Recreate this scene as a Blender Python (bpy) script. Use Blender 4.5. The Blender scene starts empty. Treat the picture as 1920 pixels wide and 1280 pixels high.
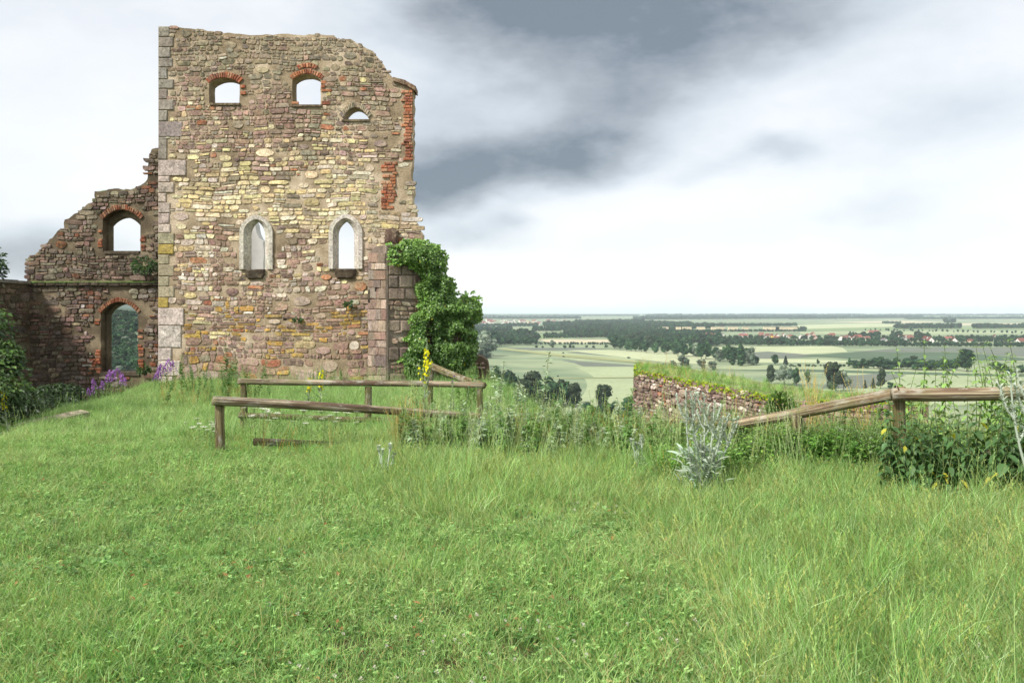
import bpy, math, random
import numpy as np
from mathutils import Vector, Matrix, geometry

rnd = random.Random(7)
nrng = np.random.default_rng(7)
S = bpy.context.scene
C = S.collection

# ------------------------------------------------------------------ camera
F, HZ, EZ = 1493.333, 583.0, 1.6          # focal length and horizon row of the photograph, eye height
cam_data = bpy.data.cameras.new('camera')
cam_data.lens = 28.0
cam_data.sensor_width = 36.0
cam_data.shift_y = -57.0 / 1920.0
cam_data.clip_start = 0.1
cam_data.clip_end = 120000.0
cam = bpy.data.objects.new('camera', cam_data)
cam.location = (0, 0, EZ)
cam.rotation_euler = (math.radians(90), 0, 0)
C.objects.link(cam)
S.camera = cam

# ------------------------------------------------------------------ exposure and render
EXPOSURE = 1.85
GAIN = 2 ** EXPOSURE
S.view_settings.view_transform = 'Standard'
S.view_settings.look = 'None'
S.view_settings.gamma = 1.0
S.view_settings.exposure = EXPOSURE
S.view_settings.use_curve_mapping = False
S.render.engine = 'CYCLES'
S.cycles.use_denoising = True
S.cycles.max_bounces = 6
S.cycles.diffuse_bounces = 3
S.cycles.glossy_bounces = 2
S.cycles.transmission_bounces = 3
S.cycles.transparent_max_bounces = 4
S.cycles.volume_bounces = 1
S.cycles.caustics_reflective = False
S.cycles.caustics_refractive = False


def P(px, py, d):
    return Vector(((px - 960) / F * d, d, EZ + (HZ - py) / F * d))


def lin(r, g, b):
    f = lambda c: c / 12.92 if c <= 0.04045 else ((c + 0.055) / 1.055) ** 2.4
    return (f(r / 255), f(g / 255), f(b / 255))


# ------------------------------------------------------------------ node helpers
class NT:
    def __init__(s, tree):
        s.t = tree

    def n(s, typ, **kw):
        nd = s.t.nodes.new(typ)
        for k, v in kw.items():
            setattr(nd, k, v)
        return nd

    def put(s, sock, val):
        if val is None:
            return
        if hasattr(val, 'is_output'):
            s.t.links.new(val, sock)
        else:
            if hasattr(sock.default_value, '__len__') and not hasattr(val, '__len__'):
                val = (val,) * len(sock.default_value)
            if hasattr(sock.default_value, '__len__') and len(sock.default_value) == 4 and len(val) == 3:
                val = tuple(val) + (1.0,)
            sock.default_value = val

    def m(s, op, a, b=None, c=None, clamp=False):
        nd = s.n('ShaderNodeMath', operation=op)
        nd.use_clamp = clamp
        for i, v in enumerate((a, b, c)):
            if v is not None:
                s.put(nd.inputs[i], v)
        return nd.outputs[0]

    def mix(s, fac, a, b, blend='MIX'):
        nd = s.n('ShaderNodeMix', data_type='RGBA', blend_type=blend)
        s.put(nd.inputs['Factor'], fac)
        s.put(nd.inputs[6], a)
        s.put(nd.inputs[7], b)
        return nd.outputs[2]

    def noise(s, vec, scale, detail=3.0, rough=0.55, dist=0.0, out=0):
        nd = s.n('ShaderNodeTexNoise')
        s.put(nd.inputs['Vector'], vec)
        nd.inputs['Scale'].default_value = scale
        nd.inputs['Detail'].default_value = detail
        nd.inputs['Roughness'].default_value = rough
        nd.inputs['Distortion'].default_value = dist
        return nd.outputs[out]

    def ramp(s, fac, stops, interp='LINEAR'):
        nd = s.n('ShaderNodeValToRGB')
        nd.color_ramp.interpolation = interp
        els = nd.color_ramp.elements
        while len(els) < len(stops):
            els.new(0.5)
        for e, (p, c) in zip(els, stops):
            e.position = p
            e.color = tuple(c) + (1.0,) if hasattr(c, '__len__') else (c, c, c, 1)
        s.put(nd.inputs[0], fac)
        return nd.outputs[0]

    def rng(s, v, a, b, c, d):
        nd = s.n('ShaderNodeMapRange')
        nd.clamp = True
        s.put(nd.inputs[0], v)
        for i, k in enumerate((a, b, c, d)):
            nd.inputs[i + 1].default_value = k
        return nd.outputs[0]


# ------------------------------------------------------------------ sky and sun
SUN_EL, SUN_AZ = math.radians(45), math.radians(228)      # azimuth clockwise from +Y: behind the camera, to its left
world = bpy.data.worlds.new('World')
S.world = world
world.use_nodes = True
wt = world.node_tree
wt.nodes.clear()
w = NT(wt)
tc = w.n('ShaderNodeTexCoord')
sep = w.n('ShaderNodeSeparateXYZ')
wt.links.new(tc.outputs['Generated'], sep.inputs[0])
dx, dy, dz = sep.outputs
sky = w.n('ShaderNodeTexSky')
sky.sky_type = 'NISHITA'
sky.sun_disc = False
sky.sun_elevation = SUN_EL
sky.sun_rotation = SUN_AZ
# cloud deck: direction warped by noise, seen in perspective on a level plane overhead
az = w.m('ARCTAN2', dx, dy)
el = w.m('ARCSINE', dz)
comb = w.n('ShaderNodeCombineXYZ')
w.put(comb.inputs[0], az)
w.put(comb.inputs[1], w.m('MULTIPLY', el, 2.1))
w.put(comb.inputs[2], w.m('MULTIPLY', dy, 0.35))
nz = w.n('ShaderNodeTexNoise')
w.put(nz.inputs['Vector'], comb.outputs[0])
nz.inputs['Scale'].default_value = 3.6
nz.inputs['Detail'].default_value = 6.0
nz.inputs['Roughness'].default_value = 0.56
nsep = w.n('ShaderNodeSeparateColor')
wt.links.new(nz.outputs['Color'], nsep.inputs[0])
n1, n2, n3 = nsep.outputs[0], nsep.outputs[1], nsep.outputs[2]
azw = w.m('ADD', az, w.m('MULTIPLY', w.m('SUBTRACT', n1, 0.5), 0.15))
elw = w.m('ADD', el, w.m('MULTIPLY', w.m('SUBTRACT', n2, 0.5), 0.085))


def blob(px, py, rx, ry, ang, amp, power=1.0):
    a0 = math.atan((px - 960) / F)
    e0 = math.atan((HZ - py) * math.cos(a0) / F)
    ca, sa = math.cos(math.radians(ang)), math.sin(math.radians(ang))
    da = w.m('SUBTRACT', azw, a0)
    de = w.m('SUBTRACT', elw, e0)
    u = w.m('DIVIDE', w.m('ADD', w.m('MULTIPLY', da, ca), w.m('MULTIPLY', de, sa)), rx / F)
    v = w.m('DIVIDE', w.m('SUBTRACT', w.m('MULTIPLY', de, ca), w.m('MULTIPLY', da, sa)), ry / F)
    q = w.m('ADD', w.m('MULTIPLY', u, u), w.m('MULTIPLY', v, v))
    return w.m('MULTIPLY', w.m('EXPONENT', w.m('MULTIPLY', q, -1.0)), amp)


dark = None
for args in ((1200, -20, 400, 120, 0, 0.92), (1290, 95, 210, 70, 8, 0.46), (960, 20, 200, 85, -6, 0.52), (1130, 225, 160, 75, 26, 0.40), (930, 320, 270, 62, 12, 0.62),
             (790, 358, 150, 56, 4, 0.56), (1140, 290, 150, 46, 8, 0.42), (1440, 275, 50, 24, 0, 0.30), (1330, 320, 60, 22, 8, 0.18), (940, 425, 50, 14, 4, 0.22), (840, 455, 120, 24, 4, 0.30),
             (10, 485, 150, 48, 5, 0.50), (620, 60, 150, 60, 0, 0.06), (1720, 230, 260, 56, 10, 0.15), (1500, 400, 340, 30, 6, 0.13), (880, 200, 170, 80, 14, 0.26)):
    b = blob(*args)
    dark = b if dark is None else w.m('ADD', dark, b)
fb = w.noise(comb.outputs[0], 8.0, 8.0, 0.62)
dark = w.m('MULTIPLY', dark, w.rng(fb, 0.30, 0.70, 0.74, 1.18))
dark = w.m('ADD', dark, w.rng(n3, 0.40, 0.68, 0.0, 0.17))
cloud = w.ramp(dark, [(0.0, lin(251, 252, 253)), (0.12, lin(242, 245, 248)), (0.34, lin(212, 220, 227)),
                      (0.62, lin(176, 183, 190)), (1.0, lin(128, 138, 147))])
cloud = w.mix(1.0, cloud, w.ramp(w.m('MULTIPLY', w.m('ABSOLUTE', el), 3.0), [(0.0, 1.12), (0.25, 1.04), (1.0, 1.03)]), 'MULTIPLY')
SKY_STRENGTH = 0.1
cover = 0.95
cl = w.mix(1.0, cloud, (1 / GAIN / SKY_STRENGTH,) * 3, 'MULTIPLY')
skymix = w.mix(cover, sky.outputs[0], cl)
bg = w.n('ShaderNodeBackground')
wt.links.new(skymix, bg.inputs[0])
bg.inputs[1].default_value = SKY_STRENGTH
wo = w.n('ShaderNodeOutputWorld')
wt.links.new(bg.outputs[0], wo.inputs[0])
world.cycles.sampling_method = 'MANUAL'
world.cycles.sample_map_resolution = 512

sun_data = bpy.data.lights.new('sun', 'SUN')
sun_data.energy = 1.5
sun_data.angle = math.radians(10)
sun_data.color = (1.0, 0.96, 0.89)
sun = bpy.data.objects.new('sun', sun_data)
C.objects.link(sun)
sdir = Vector((math.sin(SUN_AZ) * math.cos(SUN_EL), math.cos(SUN_AZ) * math.cos(SUN_EL), math.sin(SUN_EL)))
sun.rotation_euler = (-sdir).to_track_quat('-Z', 'Y').to_euler()

HAZE_DENSITY = 5.8e-5


# ------------------------------------------------------------------ materials
def new_mat(name):
    m = bpy.data.materials.new(name)
    m.use_nodes = True
    m.node_tree.nodes.clear()
    return m, NT(m.node_tree)


def finish(m, t, surf):
    o = t.n('ShaderNodeOutputMaterial')
    t.t.links.new(surf, o.inputs['Surface'])
    return m


def bsdf(t, col, rough, spec=0.3, bump=None, bump_s=0.4, bump_d=0.02):
    b = t.n('ShaderNodeBsdfPrincipled')
    t.put(b.inputs['Base Color'], col)
    t.put(b.inputs['Roughness'], rough)
    b.inputs['Specular IOR Level'].default_value = spec
    if bump is not None:
        bn = t.n('ShaderNodeBump')
        bn.inputs['Strength'].default_value = bump_s
        bn.inputs['Distance'].default_value = bump_d
        t.put(bn.inputs['Height'], bump)
        t.t.links.new(bn.outputs[0], b.inputs['Normal'])
    return b.outputs[0]


def attr_col(t, name='col'):
    a = t.n('ShaderNodeAttribute', attribute_name=name)
    return a.outputs['Color']


def obj_random(t):
    return t.n('ShaderNodeObjectInfo').outputs['Random']


def world_pos(t):
    return t.n('ShaderNodeNewGeometry').outputs['Position']


def stone_material(name, lichen=0.5, dark=0.5, smear=0.0, smear_col=(.4, .35, .27), scale=1.0):
    m, t = new_mat(name)
    p = world_pos(t)
    col = attr_col(t)
    n_fine = t.noise(p, 16 * scale, 5, 0.7)
    n_mid = t.noise(p, 3.1 * scale, 4, 0.6)
    n_big = t.noise(p, 0.55 * scale, 3, 0.5)
    col = t.mix(1.0, col, t.ramp(n_fine, [(0.28, 0.42), (0.5, 1.0), (0.72, 1.5)]), 'MULTIPLY')
    col = t.mix(1.0, col, t.ramp(n_mid, [(0.3, 0.78), (0.7, 1.2)]), 'MULTIPLY')
    if smear > 0:
        sm = t.m('MULTIPLY', t.rng(t.noise(p, 4.2 * scale, 6, 0.72), 0.47, 0.60, 0, 1), t.rng(t.noise(p, 0.6 * scale, 3, 0.5), 0.34, 0.6, 0.25, 1.0))
        col = t.mix(t.m('MULTIPLY', sm, smear), col, t.mix(1.0, smear_col, t.ramp(n_fine, [(0.25, 0.6), (0.7, 1.25)]), 'MULTIPLY'))
    lm = t.m('MULTIPLY', t.rng(t.noise(p, 9 * scale, 5, 0.75), 0.56, 0.66, 0, 1), t.rng(n_big, 0.40, 0.62, 0.15, 1.0))
    col = t.mix(t.m('MULTIPLY', lm, lichen), col, lin(176, 172, 150))
    dm = t.m('MULTIPLY', t.rng(t.noise(p, 6.5 * scale, 6, 0.8), 0.48, 0.60, 0, 1), t.rng(t.noise(p, 0.8 * scale, 3, 0.5), 0.36, 0.6, 0.1, 1.0))
    col = t.mix(t.m('MULTIPLY', dm, dark), col, lin(58, 54, 44))
    return finish(m, t, bsdf(t, col, 0.92, 0.2, n_fine, 0.6, 0.03))


def plain_material(name, col, rough=0.85, spec=0.25, var=0.25, scale=8.0, bump_s=0.3, bump_d=0.01):
    m, t = new_mat(name)
    p = world_pos(t)
    nf = t.noise(p, scale, 5, 0.65)
    c = t.mix(1.0, col, t.ramp(nf, [(0.25, 1 - var), (0.75, 1 + var)]), 'MULTIPLY')
    return finish(m, t, bsdf(t, c, rough, spec, nf, bump_s, bump_d))


def leaf_material(name, transl=0.35, rough=0.5, spec=0.3, rand=0.3, patch=0.0, patch_scale=0.5, patch_col=(1, 1, 1), tcol=(1.15, 1.1, 0.6)):
    m, t = new_mat(name)
    col = attr_col(t)
    r = obj_random(t)
    col = t.mix(1.0, col, t.ramp(r, [(0.0, 1 - rand), (1.0, 1 + rand)]), 'MULTIPLY')
    if patch > 0:
        p = world_pos(t)
        f = t.rng(t.noise(p, patch_scale, 4, 0.6), 0.42, 0.62, 0, 1)
        col = t.mix(t.m('MULTIPLY', f, patch), col, t.mix(1.0, col, patch_col, 'MULTIPLY'))
    a = bsdf(t, col, rough, spec)
    tr = t.n('ShaderNodeBsdfTranslucent')
    t.t.links.new(t.mix(1.0, col, tcol, 'MULTIPLY'), tr.inputs[0])
    mx = t.n('ShaderNodeMixShader')
    mx.inputs[0].default_value = transl
    t.t.links.new(a, mx.inputs[1])
    t.t.links.new(tr.outputs[0], mx.inputs[2])
    return finish(m, t, mx.outputs[0])


def attr_material(name, rough=0.8, spec=0.3, rand=0.12, scale=6.0, var=0.15):
    m, t = new_mat(name)
    col = t.mix(1.0, attr_col(t), t.ramp(obj_random(t), [(0.0, 1 - rand), (1.0, 1 + rand)]), 'MULTIPLY')
    nf = t.noise(world_pos(t), scale, 4, 0.65)
    col = t.mix(1.0, col, t.ramp(nf, [(0.25, 1 - var), (0.75, 1 + var)]), 'MULTIPLY')
    return finish(m, t, bsdf(t, col, rough, spec, nf, 0.25, 0.01))


def wood_material(name, base, pale, darkc, algae):
    """weathered log: the vector attribute 'grain' runs (along, around)"""
    m, t = new_mat(name)
    g = t.n('ShaderNodeAttribute', attribute_name='grain').outputs['Vector']
    mp = t.n('ShaderNodeMapping')
    mp.inputs['Scale'].default_value = (1.3, 26.0, 26.0)
    t.t.links.new(g, mp.inputs[0])
    n1 = t.noise(mp.outputs[0], 1.0, 5, 0.65, 0.6)
    mp2 = t.n('ShaderNodeMapping')
    mp2.inputs['Scale'].default_value = (0.9, 7.0, 7.0)
    t.t.links.new(g, mp2.inputs[0])
    n2 = t.noise(mp2.outputs[0], 1.3, 4, 0.6, 0.8)
    mp3 = t.n('ShaderNodeMapping')
    mp3.inputs['Scale'].default_value = (0.5, 60.0, 60.0)
    t.t.links.new(g, mp3.inputs[0])
    crack = t.noise(mp3.outputs[0], 1.0, 2, 0.5)
    col = t.ramp(n1, [(0.25, darkc), (0.45, base), (0.62, pale), (0.8, base)])
    col = t.mix(t.rng(n2, 0.46, 0.58, 0, 0.85), col, darkc)
    col = t.mix(t.rng(t.noise(g, 5.0, 5, 0.7), 0.52, 0.62, 0, 0.7), col, lin(168, 164, 150))
    col = t.mix(t.rng(t.noise(g, 2.2, 4, 0.6), 0.46, 0.64, 0, 0.7), col, algae)
    col = t.mix(t.rng(crack, 0.57, 0.63, 0, 0.9), col, (0.02, 0.015, 0.01))
    return finish(m, t, bsdf(t, col, 0.85, 0.2, t.m('SUBTRACT', n1, t.rng(crack, 0.6, 0.68, 0, 1)), 0.6, 0.008))


# ------------------------------------------------------------------ mesh builder
WPOS = {}                                     # world position of every object's origin


class MB:
    def __init__(s):
        s.v, s.f, s.c, s.g = [], [], [], None

    def face(s, vs, col):
        b = len(s.v)
        s.v.extend([tuple(x) for x in vs])
        s.f.append(tuple(range(b, b + len(vs))))
        s.c.append(col)

    def idx(s, vs):
        b = len(s.v)
        s.v.extend([tuple(x) for x in vs])
        return b

    def tri(s, ids, col):
        s.f.append(tuple(ids))
        s.c.append(col)

    def box(s, lo, hi, col, M=None):
        x0, y0, z0 = lo
        x1, y1, z1 = hi
        p = [Vector(q) for q in ((x0, y0, z0), (x1, y0, z0), (x1, y1, z0), (x0, y1, z0), (x0, y0, z1), (x1, y0, z1), (x1, y1, z1), (x0, y1, z1))]
        if M is not None:
            p = [M @ q for q in p]
        b = s.idx(p)
        for q in ((0, 3, 2, 1), (4, 5, 6, 7), (0, 1, 5, 4), (1, 2, 6, 5), (2, 3, 7, 6), (3, 0, 4, 7)):
            s.tri([b + k for k in q], col)

    def tube(s, pts, rad, n, col, caps=True):
        pts = [Vector(p) for p in pts]
        rings = []
        for i, p in enumerate(pts):
            a = pts[max(i - 1, 0)]
            b = pts[min(i + 1, len(pts) - 1)]
            d = (b - a).normalized()
            ref = Vector((0, 0, 1)) if abs(d.z) < 0.8 else Vector((1, 0, 0))
            u = d.cross(ref).normalized()
            v = u.cross(d)
            r = rad[i] if hasattr(rad, '__len__') else rad
            rings.append(s.idx([p + (u * math.cos(2 * math.pi * k / n) + v * math.sin(2 * math.pi * k / n)) * r for k in range(n)]))
        for i in range(len(rings) - 1):
            for k in range(n):
                k2 = (k + 1) % n
                s.tri((rings[i] + k, rings[i] + k2, rings[i + 1] + k2, rings[i + 1] + k), col)
        if caps:
            s.tri([rings[0] + k for k in range(n)][::-1], col)
            s.tri([rings[-1] + k for k in range(n)], col)

    def leaf(s, base, d, nrm, ln, wd, col, fold=0.25, droop=0.0):
        d = Vector(d).normalized()
        nrm = Vector(nrm)
        side = d.cross(nrm)
        side = side.normalized() if side.length > 1e-6 else Vector((1, 0, 0))
        nn = side.cross(d).normalized()
        base = Vector(base)
        mid = base + d * ln * 0.45
        tip = base + d * ln - Vector((0, 0, 1)) * droop * ln
        b = s.idx([base, mid + side * wd * .5 + nn * wd * fold * .5, mid - nn * wd * fold * .2, mid - side * wd * .5 + nn * wd * fold * .5, tip])
        s.tri((b, b + 1, b + 2), col)
        s.tri((b, b + 2, b + 3), col)
        s.tri((b + 1, b + 4, b + 2), col)
        s.tri((b + 2, b + 4, b + 3), col)

    def blade(s, base, lean, h, wd, col, bend=0.5, seg=3, rot=0.0):
        """grass blade rising from base, leaning along (lean x, y), tapering to a point"""
        lx, ly = lean
        sx, sy = math.cos(rot), math.sin(rot)
        prev = None
        for i in range(seg + 1):
            f = i / seg
            x = base[0] + lx * h * f ** (1 + bend * 2)
            y = base[1] + ly * h * f ** (1 + bend * 2)
            z = base[2] + h * (f - 0.18 * bend * f * f)
            wv = wd * (1 - f) ** 0.6 * 0.5
            if i < seg:
                b = s.idx([(x - sx * wv, y - sy * wv, z), (x + sx * wv, y + sy * wv, z)])
                if prev is not None:
                    s.tri((prev, prev + 1, b + 1, b), col)
                prev = b
            else:
                b = s.idx([(x, y, z)])
                s.tri((prev, prev + 1, b), col)

    def mesh(s, name, origin=(0, 0, 0), smooth=False, mat=None):
        me = bpy.data.meshes.new(name)
        o = Vector(origin)
        me.from_pydata([(x - o.x, y - o.y, z - o.z) for x, y, z in s.v], [], s.f)
        a = me.attributes.new('col', 'FLOAT_COLOR', 'FACE')
        cc = np.ones((len(s.f), 4), dtype=np.float32)
        if s.c:
            cc[:, :3] = np.array(s.c, dtype=np.float32)
        a.data.foreach_set('color', cc.ravel())
        if s.g is not None:
            ga = me.attributes.new('grain', 'FLOAT_VECTOR', 'POINT')
            ga.data.foreach_set('vector', np.array(s.g, dtype=np.float32).ravel())
        if smooth:
            me.polygons.foreach_set('use_smooth', [True] * len(me.polygons))
        if mat is not None:
            me.materials.append(mat)
        me.update()
        return me

    def build(s, name, mat, parent=None, origin=None, smooth=False):
        if origin is None:
            origin = WPOS[parent.name] if parent is not None else Vector((0, 0, 0))
        return link(name, s.mesh(name, origin, smooth, mat), parent, origin)


def build_local(mb, name, mat, parent, smooth=False):
    """mesh written in its parent's own coordinates"""
    o = bpy.data.objects.new(name, mb.mesh(name, (0, 0, 0), smooth, mat))
    C.objects.link(o)
    o.parent = parent
    WPOS[o.name] = WPOS[parent.name]
    return o


def link(name, data, parent=None, origin=(0, 0, 0)):
    o = bpy.data.objects.new(name, data)
    C.objects.link(o)
    o.location = Vector(origin)
    if parent is not None:
        o.parent = parent
        o.location = Vector(origin) - WPOS[parent.name]
    WPOS[o.name] = Vector(origin)
    return o


def tag(o, label=None, cat=None, group=None, kind=None):
    for k, v in (('label', label), ('category', cat), ('group', group), ('kind', kind)):
        if v:
            o[k] = v
    return o


def thing(name, loc, label, cat, group=None):
    o = bpy.data.objects.new(name, None)
    o.empty_display_size = 0.2
    C.objects.link(o)
    o.location = Vector(loc)
    WPOS[o.name] = Vector(loc)
    return tag(o, label, cat, group)


def copy_tree(o, parent=None):
    c = o.copy()
    C.objects.link(c)
    if parent is not None:
        c.parent = parent
    for ch in list(o.children):
        copy_tree(ch, c)
    return c


def put(o, loc, rz=0.0, sc=1.0, label=None, group=None):
    o.location = Vector(loc)
    o.rotation_euler = (0, 0, rz)
    o.scale = (sc, sc, sc) if not hasattr(sc, '__len__') else sc
    if label:
        o['label'] = label
    if group:
        o['group'] = group
    return o


def vary(col, a=0.15, r=rnd):
    k = 1 + r.uniform(-a, a)
    return tuple(max(0.0, c * k * (1 + r.uniform(-a, a) * 0.35)) for c in col)


def mixc(a, b, f):
    return tuple(x + (y - x) * f for x, y in zip(a, b))


# ------------------------------------------------------------------ numpy helpers
def in_poly(poly, x, y):
    x = np.asarray(x, dtype=float)
    y = np.asarray(y, dtype=float)
    res = np.zeros(x.shape, dtype=bool)
    n = len(poly)
    for i in range(n):
        x0, y0 = poly[i]
        x1, y1 = poly[(i + 1) % n]
        if y0 == y1:
            continue
        c = ((y0 > y) != (y1 > y)) & (x < (x1 - x0) * (y - y0) / (y1 - y0) + x0)
        res ^= c
    return res


def poly_dist(poly, x, y):
    best = np.full(np.shape(x), 1e18)
    n = len(poly)
    for i in range(n):
        ax, ay = poly[i]
        bx, by = poly[(i + 1) % n]
        vx, vy = bx - ax, by - ay
        L = vx * vx + vy * vy
        t = np.clip(((x - ax) * vx + (y - ay) * vy) / L, 0, 1)
        best = np.minimum(best, (x - ax - t * vx) ** 2 + (y - ay - t * vy) ** 2)
    return np.sqrt(best)


def sstep(a, b, x):
    t = np.clip((x - a) / (b - a), 0, 1)
    return t * t * (3 - 2 * t)


def vnoise(x, y, scale, seed=0):
    """cheap smooth value noise 0..1"""
    x = np.asarray(x) * scale + 1000.5
    y = np.asarray(y) * scale + 1000.5
    xi, yi = np.floor(x).astype(np.int64), np.floor(y).astype(np.int64)
    fx, fy = x - xi, y - yi
    fx, fy = fx * fx * (3 - 2 * fx), fy * fy * (3 - 2 * fy)

    def h(a, b):
        k = (a * 374761393 + b * 668265263 + seed * 974711) & 0x7fffffff
        k = ((k ^ (k >> 13)) * 1274126177) & 0x7fffffff
        return ((k ^ (k >> 16)) & 0xffff) / 65535.0
    return (h(xi, yi) * (1 - fx) + h(xi + 1, yi) * fx) * (1 - fy) + (h(xi, yi + 1) * (1 - fx) + h(xi + 1, yi + 1) * fx) * fy


# ------------------------------------------------------------------ the ground
PLAIN = EZ - 70.0
PLATEAU = [(-15, -30), (-21, -8), (-21.5, 12), (-21.5, 33.5), (-10, 34), (-2.5, 33), (-0.6, 28), (-0.5, 20), (-0.1, 14), (0.6, 11.3), (3, 10.6), (6, 9.9), (9, 9.6), (14, 7.5), (24, 0), (26, -30)]
EDGE_Y = [-10, 0, 6, 9.7, 15.6, 24.5, 26.2, 27]
EDGE_X = [-14, -10, -7.3, -6.3, -8.6, -11.0, -11.6, -3.0]


def ground_z(x, y):
    x = np.asarray(x, dtype=float)
    y = np.asarray(y, dtype=float)
    base = np.interp(y, [-30, 8, 11.5, 26, 34], [0.0, 0.0, -0.18, -0.78, -1.2])
    base = base + (vnoise(x, y, 0.45, 3) - 0.5) * 0.12 + (vnoise(x, y, 1.3, 4) - 0.5) * 0.05
    xe = np.interp(y, EDGE_Y, EDGE_X)
    base = base - sstep(0.0, 2.2, xe - x) * 1.35 * sstep(4, 9, y)
    ins = in_poly(PLATEAU, x, y)
    d = np.where(ins, 0.0, poly_dist(PLATEAU, x, y))
    z = base - d * 0.72 + 0.9 * (1 - np.exp(-d / 2.0)) * 0.4
    far = np.full(x.shape, PLAIN)
    far = far + 60 * np.exp(-0.5 * (((x + 440) / 150) ** 2 + ((y - 860) / 230) ** 2))
    far = far + 118 * np.exp(-0.5 * (((x + 2650) / 900) ** 2 + ((y - 5200) / 900) ** 2))
    far = far + 86 * np.exp(-0.5 * (((x + 1500) / 420) ** 2 + ((y - 2700) / 420) ** 2))
    return np.maximum(z, far)


def gz(x, y):
    return float(ground_z(np.array([x]), np.array([y]))[0])


def on_plain(px, py, lift=0.0):
    d = (EZ - PLAIN) * F / (py - HZ)
    return Vector(((px - 960) / F * d, d, PLAIN + lift))


def build_ground():
    nr, na = 200, 288
    r = np.concatenate([[0.0], np.geomspace(0.6, 26000, nr)])
    a = np.linspace(0, 2 * math.pi, na, endpoint=False)
    R, A = np.meshgrid(r[1:], a, indexing='ij')
    X, Y = R * np.sin(A), R * np.cos(A)
    Z = ground_z(X, Y)
    v = np.concatenate([[[0, 0, gz(0, 0)]], np.stack([X, Y, Z], -1).reshape(-1, 3)])
    f = [(0, 1 + (k + 1) % na, 1 + k) for k in range(na)]
    for i in range(nr - 1):
        for k in range(na):
            k2 = (k + 1) % na
            f.append((1 + i * na + k, 1 + i * na + k2, 1 + (i + 1) * na + k2, 1 + (i + 1) * na + k))
    me = bpy.data.meshes.new('ground')
    me.from_pydata(v.tolist(), [], f)
    me.polygons.foreach_set('use_smooth', [True] * len(f))
    m, t = new_mat('meadow_soil_and_farmland')
    p = world_pos(t)
    sp = t.n('ShaderNodeSeparateXYZ')
    t.t.links.new(p, sp.inputs[0])
    soil = t.mix(t.rng(t.noise(p, 2.4, 5, 0.7), 0.40, 0.58, 0, 1), lin(74, 60, 44), lin(70, 86, 44))
    fine = t.noise(p, 24, 4, 0.7)
    soil = t.mix(1.0, soil, t.ramp(fine, [(0.3, 0.7), (0.7, 1.25)]), 'MULTIPLY')
    nb = t.noise(p, 0.004, 3, 0.5)
    farm = t.ramp(nb, [(0.3, lin(96, 112, 88)), (0.45, lin(138, 148, 116)), (0.55, lin(110, 126, 98)), (0.7, lin(158, 162, 130))])
    col = t.mix(t.rng(sp.outputs[2], -66, -60, 1, 0), soil, farm)
    wood = t.ramp(t.noise(p, 0.12, 4, 0.7), [(0.3, lin(40, 58, 38)), (0.7, lin(74, 90, 58))])
    col = t.mix(t.m('MULTIPLY', t.rng(sp.outputs[2], -58, -40, 0, 1), t.rng(sp.outputs[1], 60, 120, 0, 1)), col, wood)
    me.materials.append(finish(m, t, bsdf(t, col, 0.95, 0.1, fine, 0.5, 0.02)))
    return tag(link('ground', me), 'grassy castle hilltop falling away to the wide farmed plain', 'ground', None, 'structure')


build_ground()

# ------------------------------------------------------------------ masonry
STONE = stone_material('rubble_stone', 0.5, 0.6, 0.6, lin(192, 174, 142))
DARK_STONE = stone_material('dark_rubble_stone', 0.35, 0.8, 0.6, lin(112, 100, 82))  # stained stone, toned dark so the left walls carry painted shade
ASHLAR = stone_material('dressed_stone', 0.3, 0.5, 0.3, lin(150, 138, 118))
PALE_STONE = stone_material('pale_dressed_stone', 0.2, 0.34, 0.3, lin(168, 152, 128))
BRICK = stone_material('old_red_brick', 0.25, 0.45, 0.62, lin(170, 150, 122))


def clip(poly, nx, ny, off):
    out = []
    n = len(poly)
    for i in range(n):
        ax, ay = poly[i]
        bx, by = poly[(i + 1) % n]
        da = ax * nx + ay * ny - off
        db = bx * nx + by * ny - off
        if da <= 0:
            out.append((ax, ay))
        if (da < 0 < db) or (db < 0 < da):
            t = da / (da - db)
            out.append((ax + (bx - ax) * t, ay + (by - ay) * t))
    return out


def area(poly):
    return 0.5 * sum(poly[i][0] * poly[(i + 1) % len(poly)][1] - poly[(i + 1) % len(poly)][0] * poly[i][1] for i in range(len(poly)))


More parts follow.
